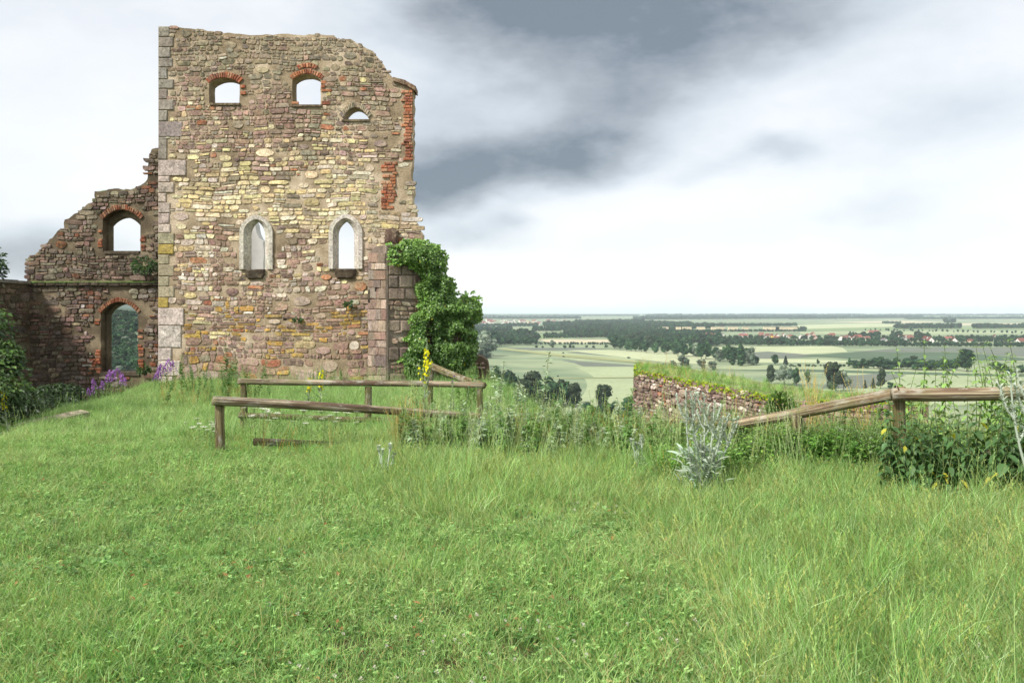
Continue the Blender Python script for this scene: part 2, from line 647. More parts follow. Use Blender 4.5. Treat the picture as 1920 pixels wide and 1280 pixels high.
def rubble(bounds, row_h, aspect, gap, r, big=0.05):
    """coursed rubble: wavering courses cut into uneven stones, thin pairs, and now and then a stone two courses high"""
    u0, v0, u1, v1 = bounds
    ph = [r.uniform(0, 6.28) for _ in range(4)]
    wob = lambda u, v: (math.sin(u * .8 + v * .5 + ph[0]) * .5 + math.sin(u * 2.1 + v * 1.7 + ph[1]) * .32 + math.sin(u * 4.7 - v * 2.9 + ph[2]) * .18)
    courses = []
    v = v0
    while v < v1:
        h = row_h(v) * r.uniform(.72, 1.3)
        courses.append((v, h))
        v += h
    bigs = []
    for (v, h) in courses[:-2]:
        n = (u1 - u0) / (h * 4)
        k = int(n * big + r.random())
        for _ in range(k):
            bigs.append((r.uniform(u0, u1), v + h * r.uniform(.7, 1.1), h * r.uniform(1.1, 1.9), h * r.uniform(.75, 1.0)))
    out = []

    def finish_poly(p, g, h):
        """inset by the joint, jitter, knock the corners off"""
        cx = sum(q[0] for q in p) / len(p)
        cy = sum(q[1] for q in p) / len(p)
        hw = max(abs(q[0] - cx) for q in p)
        hh = max(abs(q[1] - cy) for q in p)
        if hw < g * 1.2 or hh < g * .9:
            return
        fx, fy = 1 - g / hw * .5, 1 - g / hh * .5
        q = [(cx + (x - cx) * fx + r.uniform(-.07, .07) * h, cy + (y - cy) * fy + r.uniform(-.07, .07) * h) for x, y in p]
        rr = []
        for i in range(len(q)):
            a, b, c = q[i - 1], q[i], q[(i + 1) % len(q)]
            f = r.choice((.12, .2, .3, .38))
            la = math.hypot(a[0] - b[0], a[1] - b[1])
            lc = math.hypot(c[0] - b[0], c[1] - b[1])
            e = min(f * h, la * .4, lc * .4)
            cosang = ((a[0] - b[0]) * (c[0] - b[0]) + (a[1] - b[1]) * (c[1] - b[1])) / (la * lc + 1e-9)
            if cosang < -.85:
                rr.append(b)
            else:
                rr.append((b[0] + (a[0] - b[0]) * e / la, b[1] + (a[1] - b[1]) * e / la))
                rr.append((b[0] + (c[0] - b[0]) * e / lc, b[1] + (c[1] - b[1]) * e / lc))
        out.append(rr)

    for (cx, cy, hw, hh) in bigs:
        n = 7
        finish_poly([(cx + hw * math.cos(6.283 * k / n + .4) * r.uniform(.9, 1.1), cy + wob(cx, cy) * hh * .4 + hh * math.sin(6.283 * k / n + .4) * r.uniform(.9, 1.1)) for k in range(n)], gap, hh)
    for (v, h) in courses:
        u = u0 - r.uniform(0, 1) * h
        lo = lambda x: v + wob(x, v) * h * .5
        hi = lambda x: v + h + wob(x, v + h) * h * .5
        tl = r.uniform(-.15, .15) * h
        while u < u1 + h:
            wd = h * aspect(v) * r.choice((.45, .65, .8, 1.0, 1.0, 1.2, 1.5, 2.0))
            tr = r.uniform(-.18, .18) * h
            a, b = u, u + wd
            cu, cv = (a + b) / 2, v + h * .5
            if not any(abs(cu - X) < W_ + wd * .35 and abs(cv - Y) < H_ + h * .2 for X, Y, W_, H_ in bigs if abs(Y - cv) < 3 * h):
                g = gap * r.uniform(.6, 1.7)
                m = (a + b) / 2
                bot = [(a - tl, lo(a)), (m, lo(m)), (b - tr, lo(b))]
                top = [(b + tr, hi(b)), (m, hi(m)), (a + tl, hi(a))]
                if r.random() < .22 and wd > h * .9:
                    s_ = r.uniform(.38, .62)
                    mid = [(x0 + (x1 - x0) * s_, y0 + (y1 - y0) * s_ + r.uniform(-.05, .05) * h) for (x0, y0), (x1, y1) in zip(bot, top[::-1])]
                    finish_poly(bot + mid[::-1], g, h * .5)
                    if r.random() < .5:
                        mm = mid[1]
                        finish_poly([mid[0], mm, top[1], top[2]], g, h * .5)
                        finish_poly([mm, mid[2], top[0], top[1]], g, h * .5)
                    else:
                        finish_poly(mid + top, g, h * .5)
                else:
                    finish_poly(bot + top, g, h)
            u += wd
            tl = tr
    return out


def stone_into(mb, poly, place, col, prot, r, back=0.06):
    """one rounded stone: back ring in the mortar, front ring proud of it, a raised middle"""
    n = len(poly)
    cx = sum(p[0] for p in poly) / n
    cy = sum(p[1] for p in poly) / n
    tu, tv = r.uniform(-.35, .35) * prot, r.uniform(-.35, .35) * prot
    w_ = max(abs(p[0] - cx) for p in poly) + 1e-6
    h_ = max(abs(p[1] - cy) for p in poly) + 1e-6
    b = mb.idx([place(p[0], p[1], -back) for p in poly])
    fr = []
    for p in poly:
        k = r.uniform(0.88, 0.96)
        x, y = cx + (p[0] - cx) * k, cy + (p[1] - cy) * k
        fr.append(place(x, y, prot * r.uniform(.75, 1.05) + tu * (x - cx) / w_ + tv * (y - cy) / h_))
    f = mb.idx(fr)
    c = mb.idx([place(cx + r.uniform(-.3, .3) * w_, cy + r.uniform(-.3, .3) * h_, prot * r.uniform(.8, 1.25))])
    for k in range(n):
        k2 = (k + 1) % n
        mb.tri((b + k, b + k2, f + k2, f + k), col)
        mb.tri((f + k, f + k2, c), col)


def block_into(mb, poly, place, col, prot, r, bev=0.02, back=0.05):
    """a squared block (quad or short polygon) with worn edges"""
    n = len(poly)
    cx = sum(p[0] for p in poly) / n
    cy = sum(p[1] for p in poly) / n
    b = mb.idx([place(p[0], p[1], -back) for p in poly])
    f0 = mb.idx([place(p[0], p[1], prot - bev) for p in poly])
    fr = []
    for p in poly:
        L = math.hypot(p[0] - cx, p[1] - cy)
        k = max(0.5, 1 - bev * 1.6 * r.uniform(.6, 1.6) / L)
        fr.append(place(cx + (p[0] - cx) * k, cy + (p[1] - cy) * k, prot + r.uniform(-.006, .006)))
    f = mb.idx(fr)
    for k in range(n):
        k2 = (k + 1) % n
        mb.tri((b + k, b + k2, f0 + k2, f0 + k), col)
        mb.tri((f0 + k, f0 + k2, f + k2, f + k), col)
    mb.tri([f + k for k in range(n)], col)


def rough_poly(pts, step, amp, r):
    """outline with extra ragged points"""
    out = []
    n = len(pts)
    for i in range(n):
        a, b = pts[i], pts[(i + 1) % n]
        L = math.hypot(b[0] - a[0], b[1] - a[1])
        k = max(1, int(L / step))
        for j in range(k):
            f = j / k
            e = amp if 0 < f else amp * .4
            out.append((a[0] + (b[0] - a[0]) * f + r.uniform(-e, e), a[1] + (b[1] - a[1]) * f + r.uniform(-e, e)))
    return out


def rough_open(pts, step, amp, r):
    """ragged polyline, not closed"""
    out = []
    for a, b in zip(pts[:-1], pts[1:]):
        L = math.hypot(b[0] - a[0], b[1] - a[1])
        k = max(1, int(L / step))
        for j in range(k):
            f = j / k
            e = amp if 0 < f else amp * .4
            out.append((a[0] + (b[0] - a[0]) * f + r.uniform(-e, e), a[1] + (b[1] - a[1]) * f + r.uniform(-e, e)))
    return out + [pts[-1]]


def plate(mb, outline, holes, place, d_front, d_back, col):
    """a thick slab with openings: outline and holes in (u, v), place(u, v, depth towards viewer)"""
    vs, es = [], []
    for loop in [outline] + holes:
        b = len(vs)
        vs += [Vector(p) for p in loop]
        es += [(b + k, b + (k + 1) % len(loop)) for k in range(len(loop))]
    V, E, Fc = geometry.delaunay_2d_cdt(vs, es, [], 0, 1e-5)[:3]
    cen = np.array([[sum(V[i][0] for i in f) / len(f), sum(V[i][1] for i in f) / len(f)] for f in Fc])
    keep = in_poly(outline, cen[:, 0], cen[:, 1])
    for h in holes:
        keep &= ~in_poly(h, cen[:, 0], cen[:, 1])
    fr = mb.idx([place(p[0], p[1], d_front) for p in V])
    bk = mb.idx([place(p[0], p[1], d_back) for p in V])
    cnt = {}
    for f, k in zip(Fc, keep):
        if not k:
            continue
        mb.tri([fr + i for i in f], col)
        mb.tri([bk + i for i in f][::-1], col)
        for a, b in zip(f, list(f[1:]) + [f[0]]):
            key = (min(a, b), max(a, b))
            cnt[key] = None if key in cnt else (a, b)
    for e in cnt.values():
        if e:
            a, b = e
            mb.tri((fr + b, fr + a, bk + a, bk + b), col)


def seg_arch(x0, x1, y_spring, y_top, y_bot, n=10):
    """px outline of an opening with a segmental arch on top"""
    pts = [(x0, y_bot), (x0, y_spring)]
    for k in range(1, n):
        f = k / n
        pts.append((x0 + (x1 - x0) * f, y_spring - (y_spring - y_top) * math.sin(math.pi * f) ** .8))
    return pts + [(x1, y_spring), (x1, y_bot)]


def pointed(x0, x1, y_spring, y_top, y_bot, n=7, sharp=.45):
    """px outline of a lancet opening; sharp blends a round head (0) into a true pointed one (1)"""
    xm = (x0 + x1) / 2
    L = []
    for k in range(n + 1):
        f = k / n
        th = math.pi / 3 * f
        rx, ry = 1 - math.cos(math.pi / 2 * f), math.sin(math.pi / 2 * f)
        sx_, sy_ = 2 * (1 - math.cos(th)), math.sin(th) / math.sin(math.pi / 3)
        fx, fy = rx + (sx_ - rx) * sharp, ry + (sy_ - ry) * sharp
        L.append((x0 + (xm - x0) * fx, y_spring + (y_top - y_spring) * fy))
    Rr = [(x1 - (p[0] - x0), p[1]) for p in L[:-1]][::-1]
    return [(x0, y_bot)] + L + Rr + [(x1, y_bot)]


def wall_frame(D):
    """photo px <-> metric (u, v) on a wall parallel to the picture at distance D"""
    k = D / F
    to_uv = lambda p: ((p[0] - 960) * k, EZ + (HZ - p[1]) * k)
    place = lambda u, v, dep: (u, D - dep, v)
    return k, to_uv, place


def stones_on(root, polys, place, colour, prot, mat, r, keep_fn, limit=300, stuff_name='small_stones', name='stone', back=0.06):
    """the largest as parts of their own, the rest joined as stuff"""
    sel = [p for p in polys if keep_fn(p)]
    sel.sort(key=lambda p: -abs(area(p)))
    for p in sel[:limit]:
        mb = MB()
        cx = sum(q[0] for q in p) / len(p)
        cy = sum(q[1] for q in p) / len(p)
        stone_into(mb, p, place, colour(cx, cy), prot * r.uniform(.7, 1.4), r, back)
        mb.build(name, mat, root, origin=Vector(place(cx, cy, 0)))
    if len(sel) > limit:
        mb = MB()
        for p in sel[limit:]:
            cx = sum(q[0] for q in p) / len(p)
            cy = sum(q[1] for q in p) / len(p)
            stone_into(mb, p, place, colour(cx, cy), prot * r.uniform(.6, 1.3), r, back)
        tag(mb.build(stuff_name, mat, root), None, None, None, 'stuff')


RED = [lin(156, 128, 116), lin(170, 140, 126), lin(142, 116, 106), lin(178, 152, 140), lin(152, 124, 108), lin(126, 106, 98)]
GREYB = [lin(152, 140, 120), lin(164, 152, 130), lin(128, 118, 102), lin(174, 160, 138), lin(142, 130, 116)]
CREAM = [lin(222, 206, 162), lin(226, 212, 178), lin(212, 192, 144), lin(216, 204, 182), lin(204, 184, 140)]
OCHRE = [lin(182, 146, 76), lin(194, 158, 88), lin(164, 132, 72)]
PALE = [lin(206, 192, 176), lin(196, 180, 166), lin(212, 202, 188)]
ORANGE = [lin(168, 112, 82), lin(176, 122, 90), lin(154, 100, 76)]


def brick_col(r):
    return vary(r.choice([lin(168, 98, 68), lin(176, 112, 80), lin(152, 90, 66), lin(180, 130, 100), lin(134, 84, 66)]), .12, r)


def voussoirs(root, x0, x1, y_spring, y_top, depth_px, n, place, to_uv, r, prot=0.05, cols=None, name='brick', mat=None):
    """bricks set on edge round a segmental arch, px coordinates"""
    pin, pout = [], []
    for k in range(n + 1):
        f = k / n
        s = math.sin(math.pi * f) ** .8
        xi, yi = x0 + (x1 - x0) * f, y_spring - (y_spring - y_top) * s
        cx, cy = (x0 + x1) / 2, y_spring + (x1 - x0) * .55
        dx_, dy_ = xi - cx, yi - cy
        L = math.hypot(dx_, dy_)
        e = depth_px
        pin.append((xi, yi))
        pout.append((xi + dx_ / L * e, yi + dy_ / L * e))
    for k in range(n):
        g = 0.08
        a = [pin[k][i] + (pin[k + 1][i] - pin[k][i]) * g for i in (0, 1)]
        b = [pin[k][i] + (pin[k + 1][i] - pin[k][i]) * (1 - g) for i in (0, 1)]
        j = r.uniform(-.12, .12)
        c = [pout[k][i] + (pout[k + 1][i] - pout[k][i]) * (1 - g) + (pout[k + 1][i] - pin[k + 1][i]) * j for i in (0, 1)]
        d = [pout[k][i] + (pout[k + 1][i] - pout[k][i]) * g + (pout[k][i] - pin[k][i]) * j for i in (0, 1)]
        poly = [to_uv(p) for p in (a, b, c, d)]
        mb = MB()
        block_into(mb, poly, place, cols(r) if cols else brick_col(r), prot * r.uniform(.7, 1.2), r, 0.012)
        cu = sum(p[0] for p in poly) / 4
        cv = sum(p[1] for p in poly) / 4
        mb.build(name, mat or BRICK, root, origin=Vector(place(cu, cv, 0)))


def bricks_rect(root, px_rows, place, to_uv, r, prot=0.05, name='brick', mat=None, cols=None):
    for (x0, y0, x1, y1) in px_rows:
        j = lambda: r.uniform(-.5, .5)
        poly = [to_uv(p) for p in ((x0 + j(), y1 + j() * .5), (x1 + j(), y1 + j() * .5), (x1 + j(), y0 + j() * .5), (x0 + j(), y0 + j() * .5))]
        mb = MB()
        block_into(mb, poly, place, cols(r) if cols else brick_col(r), prot * r.uniform(.6, 1.3), r, 0.012)
        mb.build(name, mat or BRICK, root, origin=Vector(place((poly[0][0] + poly[1][0]) / 2, (poly[0][1] + poly[2][1]) / 2, 0)))


def mortar_material(name, c1, c2, c3):
    m, t = new_mat(name)
    p = world_pos(t)
    col = t.ramp(t.noise(p, 0.9, 4, 0.6), [(0.35, c1), (0.5, c2), (0.65, c3)])
    fine = t.noise(p, 20, 5, 0.75)
    col = t.mix(1.0, col, t.ramp(fine, [(0.25, 0.5), (0.7, 1.25)]), 'MULTIPLY')
    return finish(m, t, bsdf(t, col, 0.95, 0.1, fine, 0.8, 0.04))


# ---- the tall chapel wall
DT = 26.0


def build_tower():
    r = random.Random(11)
    k, uv, place = wall_frame(DT)
    root = thing('ruined_wall', P(540, 715, DT), 'tall ruined castle wall of mixed rubble stone with two pale pointed windows', 'ruin')
    prof = [(297, 760), (297, 50), (322, 50), (345, 53), (380, 55), (400, 60), (440, 64), (480, 66), (520, 64), (560, 66), (600, 65), (626, 67), (632, 73),
            (660, 75), (668, 81), (700, 96), (712, 112), (725, 131), (738, 148), (758, 155), (776, 163), (776, 176), (774, 178), (774, 290), (771, 330), (775, 352),
            (774, 380), (780, 398), (778, 412), (786, 430), (793, 440), (792, 456), (780, 470), (776, 760)]
    outline = [uv(p) for p in prof[:2] + rough_open(prof[2:-1], 9, 1.6, r) + [prof[-1]]]
    w1 = seg_arch(392, 449, 157, 146, 194)
    w2 = seg_arch(548, 601, 150, 140, 197)
    w3 = seg_arch(643, 691, 222, 202, 225)
    g1 = pointed(454, 508, 436, 409, 505)
    g2 = pointed(621, 676, 436, 407, 504)
    gap1 = [(533, 600), (533, 582), (536, 582), (536, 600)]
    putlog = [(725, 398), (725, 386), (744, 386), (744, 399)]
    holes_px = [w1, w2, w3, g1, g2]
    holes = [[uv(p) for p in rough_poly(h, 8, 0.8, r)] for h in holes_px]
    mb = MB()
    plate(mb, outline, holes, place, 0.0, -0.55, (1, 1, 1))
    mb.build('mortar_core', mortar_material('lime_mortar', lin(134, 118, 96), lin(172, 154, 128), lin(208, 190, 166)), root)

    # rubble facing
    def py_of(v):
        return HZ - (v - EZ) / k

    def row_h(v):
        y = py_of(v)
        return k * float(np.interp(y, [50, 230, 250, 300, 320, 430, 450, 580, 595, 632, 645, 715], [8.6, 8.6, 9.4, 9, 7.4, 7.4, 9.6, 9.2, 6.6, 6.6, 11.5, 12]))

    def aspect(v):
        y = py_of(v)
        return float(np.interp(y, [50, 230, 310, 330, 430, 450, 585, 600, 630, 645, 715], [1.3, 1.4, 1.6, 2.2, 2.2, 1.5, 1.5, 2.8, 2.6, 1.4, 1.4]))

    def colour(u, v):
        x, y = u / k + 960, py_of(v)
        y += r.uniform(-26, 26) + 10 * math.sin(x * .02)
        q = r.random() * .62 + .38 * float(sstep(.28, .72, vnoise(np.array([x]), np.array([y * 1.6]), .02, 12))[0])
        if y < 150:
            c = r.choice(GREYB) if q < .62 else r.choice(RED) if q < .9 else r.choice(PALE)
            c = mixc(c, lin(92, 84, 66), .25)
        elif y < 250:
            c = r.choice(RED) if q < .52 else r.choice(GREYB) if q < .88 else r.choice(ORANGE) if q < .92 else r.choice(CREAM)
        elif y < 320:
            c = r.choice(RED) if q < .5 else r.choice(CREAM) if q < .72 else r.choice(GREYB) if q < .95 else r.choice(ORANGE)
        elif y < 446:
            c = r.choice(CREAM) if q < .72 else r.choice(GREYB) if q < .86 else r.choice(PALE) if q < .95 else r.choice(RED)
        elif y < 590:
            c = r.choice(RED) if q < .56 else r.choice(PALE) if q < .76 else r.choice(CREAM) if q < .94 else r.choice(ORANGE)
        elif y < 640:
            c = r.choice(OCHRE) if q < .38 else r.choice(RED) if q < .68 else r.choice(PALE) if q < .84 else r.choice(CREAM)
        else:
            c = r.choice(RED) if q < .74 else r.choice(OCHRE) if q < .83 else r.choice(GREYB) if q < .92 else r.choice(ORANGE)
        if x > 690 and q < .7 and y > 200:
            c = mixc(c, r.choice(GREYB), .5)
        return vary(c, .2, r)

    u0, v0 = uv((300, 735))
    u1, v1 = uv((800, 46))
    cells = rubble((u0, v0, u1, v1), row_h, aspect, 0.022, r)
    keep_out = [uv(p) for p in ()]
    qx = lambda y: 322 if y < 565 else 318
    blocked_px = [pointed(451, 511, 437, 405, 505), pointed(618, 679, 437, 403, 504), [(462, 505), (497, 505), (497, 523), (462, 523)], [(629, 505), (667, 505), (667, 522), (629, 522)], [(752, 168), (776, 168), (776, 300), (752, 300)],
                  [(716, 300), (745, 300), (745, 396), (716, 396)], seg_arch(390, 462, 152, 130, 197), seg_arch(546, 606, 146, 120, 200), seg_arch(640, 694, 220, 198, 227)]
    blocked = [[uv(p) for p in b] for b in blocked_px]
    # quoin widths are settled first so that the rubble stops at them
    qy = [50, 70, 89, 109, 127, 149, 167, 187, 207, 228, 257, 300, 330, 342, 362, 380, 400, 420, 437, 458, 477, 496, 518, 537, 558, 577, 610, 652, 676, 705, 735]
    qw = [318, 325, 320, 324, 314, 326, 314, 326, 314, 342, 313, 349, 318, 326, 312, 319, 318, 320, 327, 326, 317, 327, 317, 327, 316, 345, 340, 322, 338, 324]
    qpoly = [[uv((297.5, qy[i] + .6)), uv((297.5, qy[i + 1] - .6)), uv((qw[i], qy[i + 1] - .6)), uv((qw[i], qy[i] + .6))] for i in range(len(qw))]

    def keep(p):
        xs = np.array([q[0] for q in p])
        ys = np.array([q[1] for q in p])
        if not in_poly(outline, xs.mean(), ys.mean()):
            return False
        if in_poly(outline, xs, ys).mean() < 0.6:
            return False
        for h in holes:
            if in_poly(h, xs, ys).any() or in_poly(h, xs.mean(), ys.mean()):
                return False
        for h in blocked:
            if in_poly(h, xs, ys).mean() > .3 or in_poly(h, xs.mean(), ys.mean()):
                return False
        y = py_of(ys.mean())
        for i in range(len(qw)):
            if qy[i] <= y < qy[i + 1] and xs.min() / k + 960 < qw[i] - 3.5:
                return False
        # behind the ivy-grown spur
        if xs.mean() / k + 960 > 705 and y > 480:
            return False
        return True

    stones_on(root, cells, place, colour, 0.026, STONE, r, keep)

    # dressed corner blocks
    for i, q in enumerate(qpoly):
        y = qy[i]
        if y < 300:
            c = vary(lin(138, 130, 122), .14, r)
        elif y < 430:
            c = vary(lin(170, 156, 146), .1, r)
        elif y < 570:
            c = vary(lin(152, 144, 120), .08, r)
            if i in (19, 24):
                c = lin(160, 140, 74)
        else:
            c = vary(lin(190, 178, 168), .08, r)
        mb = MB()
        b = q
        block_into(mb, b, place, tuple(e * 1.1 for e in c), 0.036 + r.uniform(-.01, .012), r, 0.018)
        mb.build('corner_block', ASHLAR, root, origin=Vector(place(b[0][0], b[0][1], 0)))
    # brick arches and the brick edge at the right
    voussoirs(root, 392, 449, 157, 146, 11, 15, place, uv, r)
    voussoirs(root, 549, 603, 150, 139, 9, 14, place, uv, r)
    voussoirs(root, 561, 592, 131, 127, 8, 7, place, uv, r)
    voussoirs(root, 643, 691, 222, 202, 10, 18, place, uv, r, cols=lambda r_: vary(r_.choice(GREYB), .2, r_), name='arch_stone', mat=STONE)
    rows = []
    y = 170
    while y < 296:
        h = r.uniform(5.0, 6.5)
        x = 757 + r.choice((0, 3, -4))
        while x < 771:
            wd = r.uniform(9, 14)
            rows.append((x, y, min(x + wd, 774), y + h - .9))
            x += wd + .8
        y += h
    y = 304
    while y < 392:
        h = r.uniform(5.0, 6.5)
        x = 718 + r.choice((0, 3, -3))
        xe = 743 + r.uniform(-4, 3)
        while x < xe - 4:
            wd = r.uniform(8, 14)
            if r.random() < .85:
                rows.append((x, y, min(x + wd, xe), y + h - .9))
            x += wd + .8
        y += h
    rows += [(603, 160, 610, 166), (603, 168, 622, 172), (603, 190, 620, 197), (548, 191, 560, 196), (602, 152, 612, 158), (452, 172, 462, 178), (452, 160, 460, 166)]
    bricks_rect(root, rows, place, uv, r)
    # coping slabs on the sloping shoulder
    for a, b in (((738, 146), (760, 152)), ((760, 152), (779, 163))):
        mb = MB()
        p = [uv((a[0], a[1] + 8)), uv((b[0] + 1, b[1] + 10)), uv((b[0] + 1, b[1])), uv(a)]
        block_into(mb, p, place, vary(lin(110, 84, 70), .1, r), 0.12, r, 0.02, 0.5)
        mb.build('coping_slab', STONE, root, origin=Vector(place(p[0][0], p[0][1], 0)))
    # thin ledges under the upper openings
    for a in ((394, 194, 451, 198), (546, 197, 604, 201), (641, 224.5, 693, 228)):
        mb = MB()
        p = [uv((a[0], a[3])), uv((a[2], a[3])), uv((a[2], a[1])), uv((a[0], a[1]))]
        block_into(mb, p, place, vary(lin(104, 90, 72), .1, r), 0.07, r, 0.015, 0.4)
        mb.build('window_sill', STONE, root, origin=Vector(place(p[0][0], p[0][1], 0)))
    # the two pointed windows: jamb blocks, arch blocks, a tapering inner face, a worn dark sill
    for (x0, x1, ys, yt, yb, ix0, ix1, iys, iyt) in ((450, 512, 437, 403, 505, 466, 495, 440, 416), (617, 680, 437, 401, 504, 631.5, 663, 440, 416)):
        fr = MB()
        o_px = pointed(x0, x1, ys, yt, yb, 8)
        m_px = pointed(x0 + 8, x1 - 7, ys, yt + 8, yb, 8)
        i_px = pointed(ix0, ix1, iys, iyt - 2, yb, 8, 1.15)
        col_w = vary(lin(196, 188, 176), .04, r)
        n = len(o_px)
        groups = [(0, 1), (1, 4), (4, 7), (7, 9), (9, 12), (12, 15), (15, n - 2), (n - 2, n - 1)]
        win = None
        # left and right jambs are split into stacked blocks, the head into arch blocks
        pieces = []
        for (s0, s1) in ((0, 1), (n - 2, n - 1)):
            cut = [0, .36, .68, 1.0] if s0 == 0 else [0, .3, .62, 1.0]
            for c0, c1 in zip(cut[:-1], cut[1:]):
                def at(L, f):
                    a, b = L[s0], L[s1]
                    return (a[0] + (b[0] - a[0]) * f, a[1] + (b[1] - a[1]) * f)
                pieces.append([[at(o_px, c0), at(o_px, c1)], [at(m_px, c0), at(m_px, c1)], [at(i_px, c0), at(i_px, c1)]])
        for s0, s1 in ((1, 5), (5, 9), (9, 13), (13, n - 2)):
            pieces.append([L[s0:s1 + 1] for L in (o_px, m_px, i_px)])
        for pc in pieces:
            mb = MB()
            c = vary(col_w, .06, r)
            rings = []
            for L, dep in ((pc[0], -0.05), (pc[0], 0.075), (pc[1], 0.085), (pc[2], -0.10), (pc[2], -0.30)):
                rings.append(mb.idx([place(*uv(p), dep) for p in L]))
            m_ = len(pc[0])
            for q in range(4):
                for e in range(m_ - 1):
                    mb.tri((rings[q] + e, rings[q + 1] + e, rings[q + 1] + e + 1, rings[q] + e + 1), c)
            for e in (0, m_ - 1):
                mb.tri([rg + e for rg in rings], c)
            u_, v_ = uv(pc[0][0])
            mb.build('window_block', PALE_STONE, root, origin=Vector(place(u_, v_, 0)))
        mb = MB()
        sx0, sx1 = (462, 497) if x0 < 500 else (629, 667)
        p = [uv(q) for q in rough_poly([(sx0, yb), (sx0, yb + 12), (sx0 + 4, yb + 18), (sx1 - 5, yb + 18), (sx1, yb + 10), (sx1, yb)], 7, 1.0, r)]
        block_into(mb, p, place, lin(66, 56, 46), 0.10, r, 0.03, 0.3)
        mb.build('window_sill', DARK_STONE, root, origin=Vector(place(p[0][0], p[0][1], 0)))
    # a dark block painting the shade of a slot and a projecting stub of wall above the spur
    mb = MB()
    p = [uv(q) for q in ((531, 600), (537, 600), (537, 581), (531, 581))]
    block_into(mb, p, place, lin(48, 42, 36), 0.02, r, 0.01)
    mb.build('slot_shade', DARK_STONE, root, origin=Vector(place(p[0][0], p[0][1], 0)))
    mb = MB()
    p = [uv(q) for q in rough_poly([(724, 458), (746, 458), (748, 434), (738, 428), (724, 434)], 8, 1.5, r)]
    block_into(mb, p, place, lin(84, 66, 58), 0.28, r, 0.05)
    mb.build('broken_stub', STONE, root, origin=Vector(place(p[0][0], p[0][1], 0)))
    return root


build_tower()

# ---- pale wall remnant seen through the left pointed window
def build_remnant():
    r = random.Random(5)
    k, uv, place = wall_frame(33.0)
    root = thing('wall_remnant', P(475, 700, 33), 'pale plastered gable remnant seen through the left pointed window', 'ruin')
    prof = [(430, 720), (430, 380), (468, 385), (478, 420), (481, 436), (486, 447), (494, 452), (496, 720)]
    mb = MB()
    plate(mb, [uv(p) for p in rough_poly(prof, 8, .8, r)], [], place, 0, -0.6, (1, 1, 1))
    mb.build('plastered_face', plain_material('old_plaster', lin(198, 196, 192), .9, .2, .12, 3.0), root)
    return root


build_remnant()

# ---- the lower wall to the left
DL = 31.0


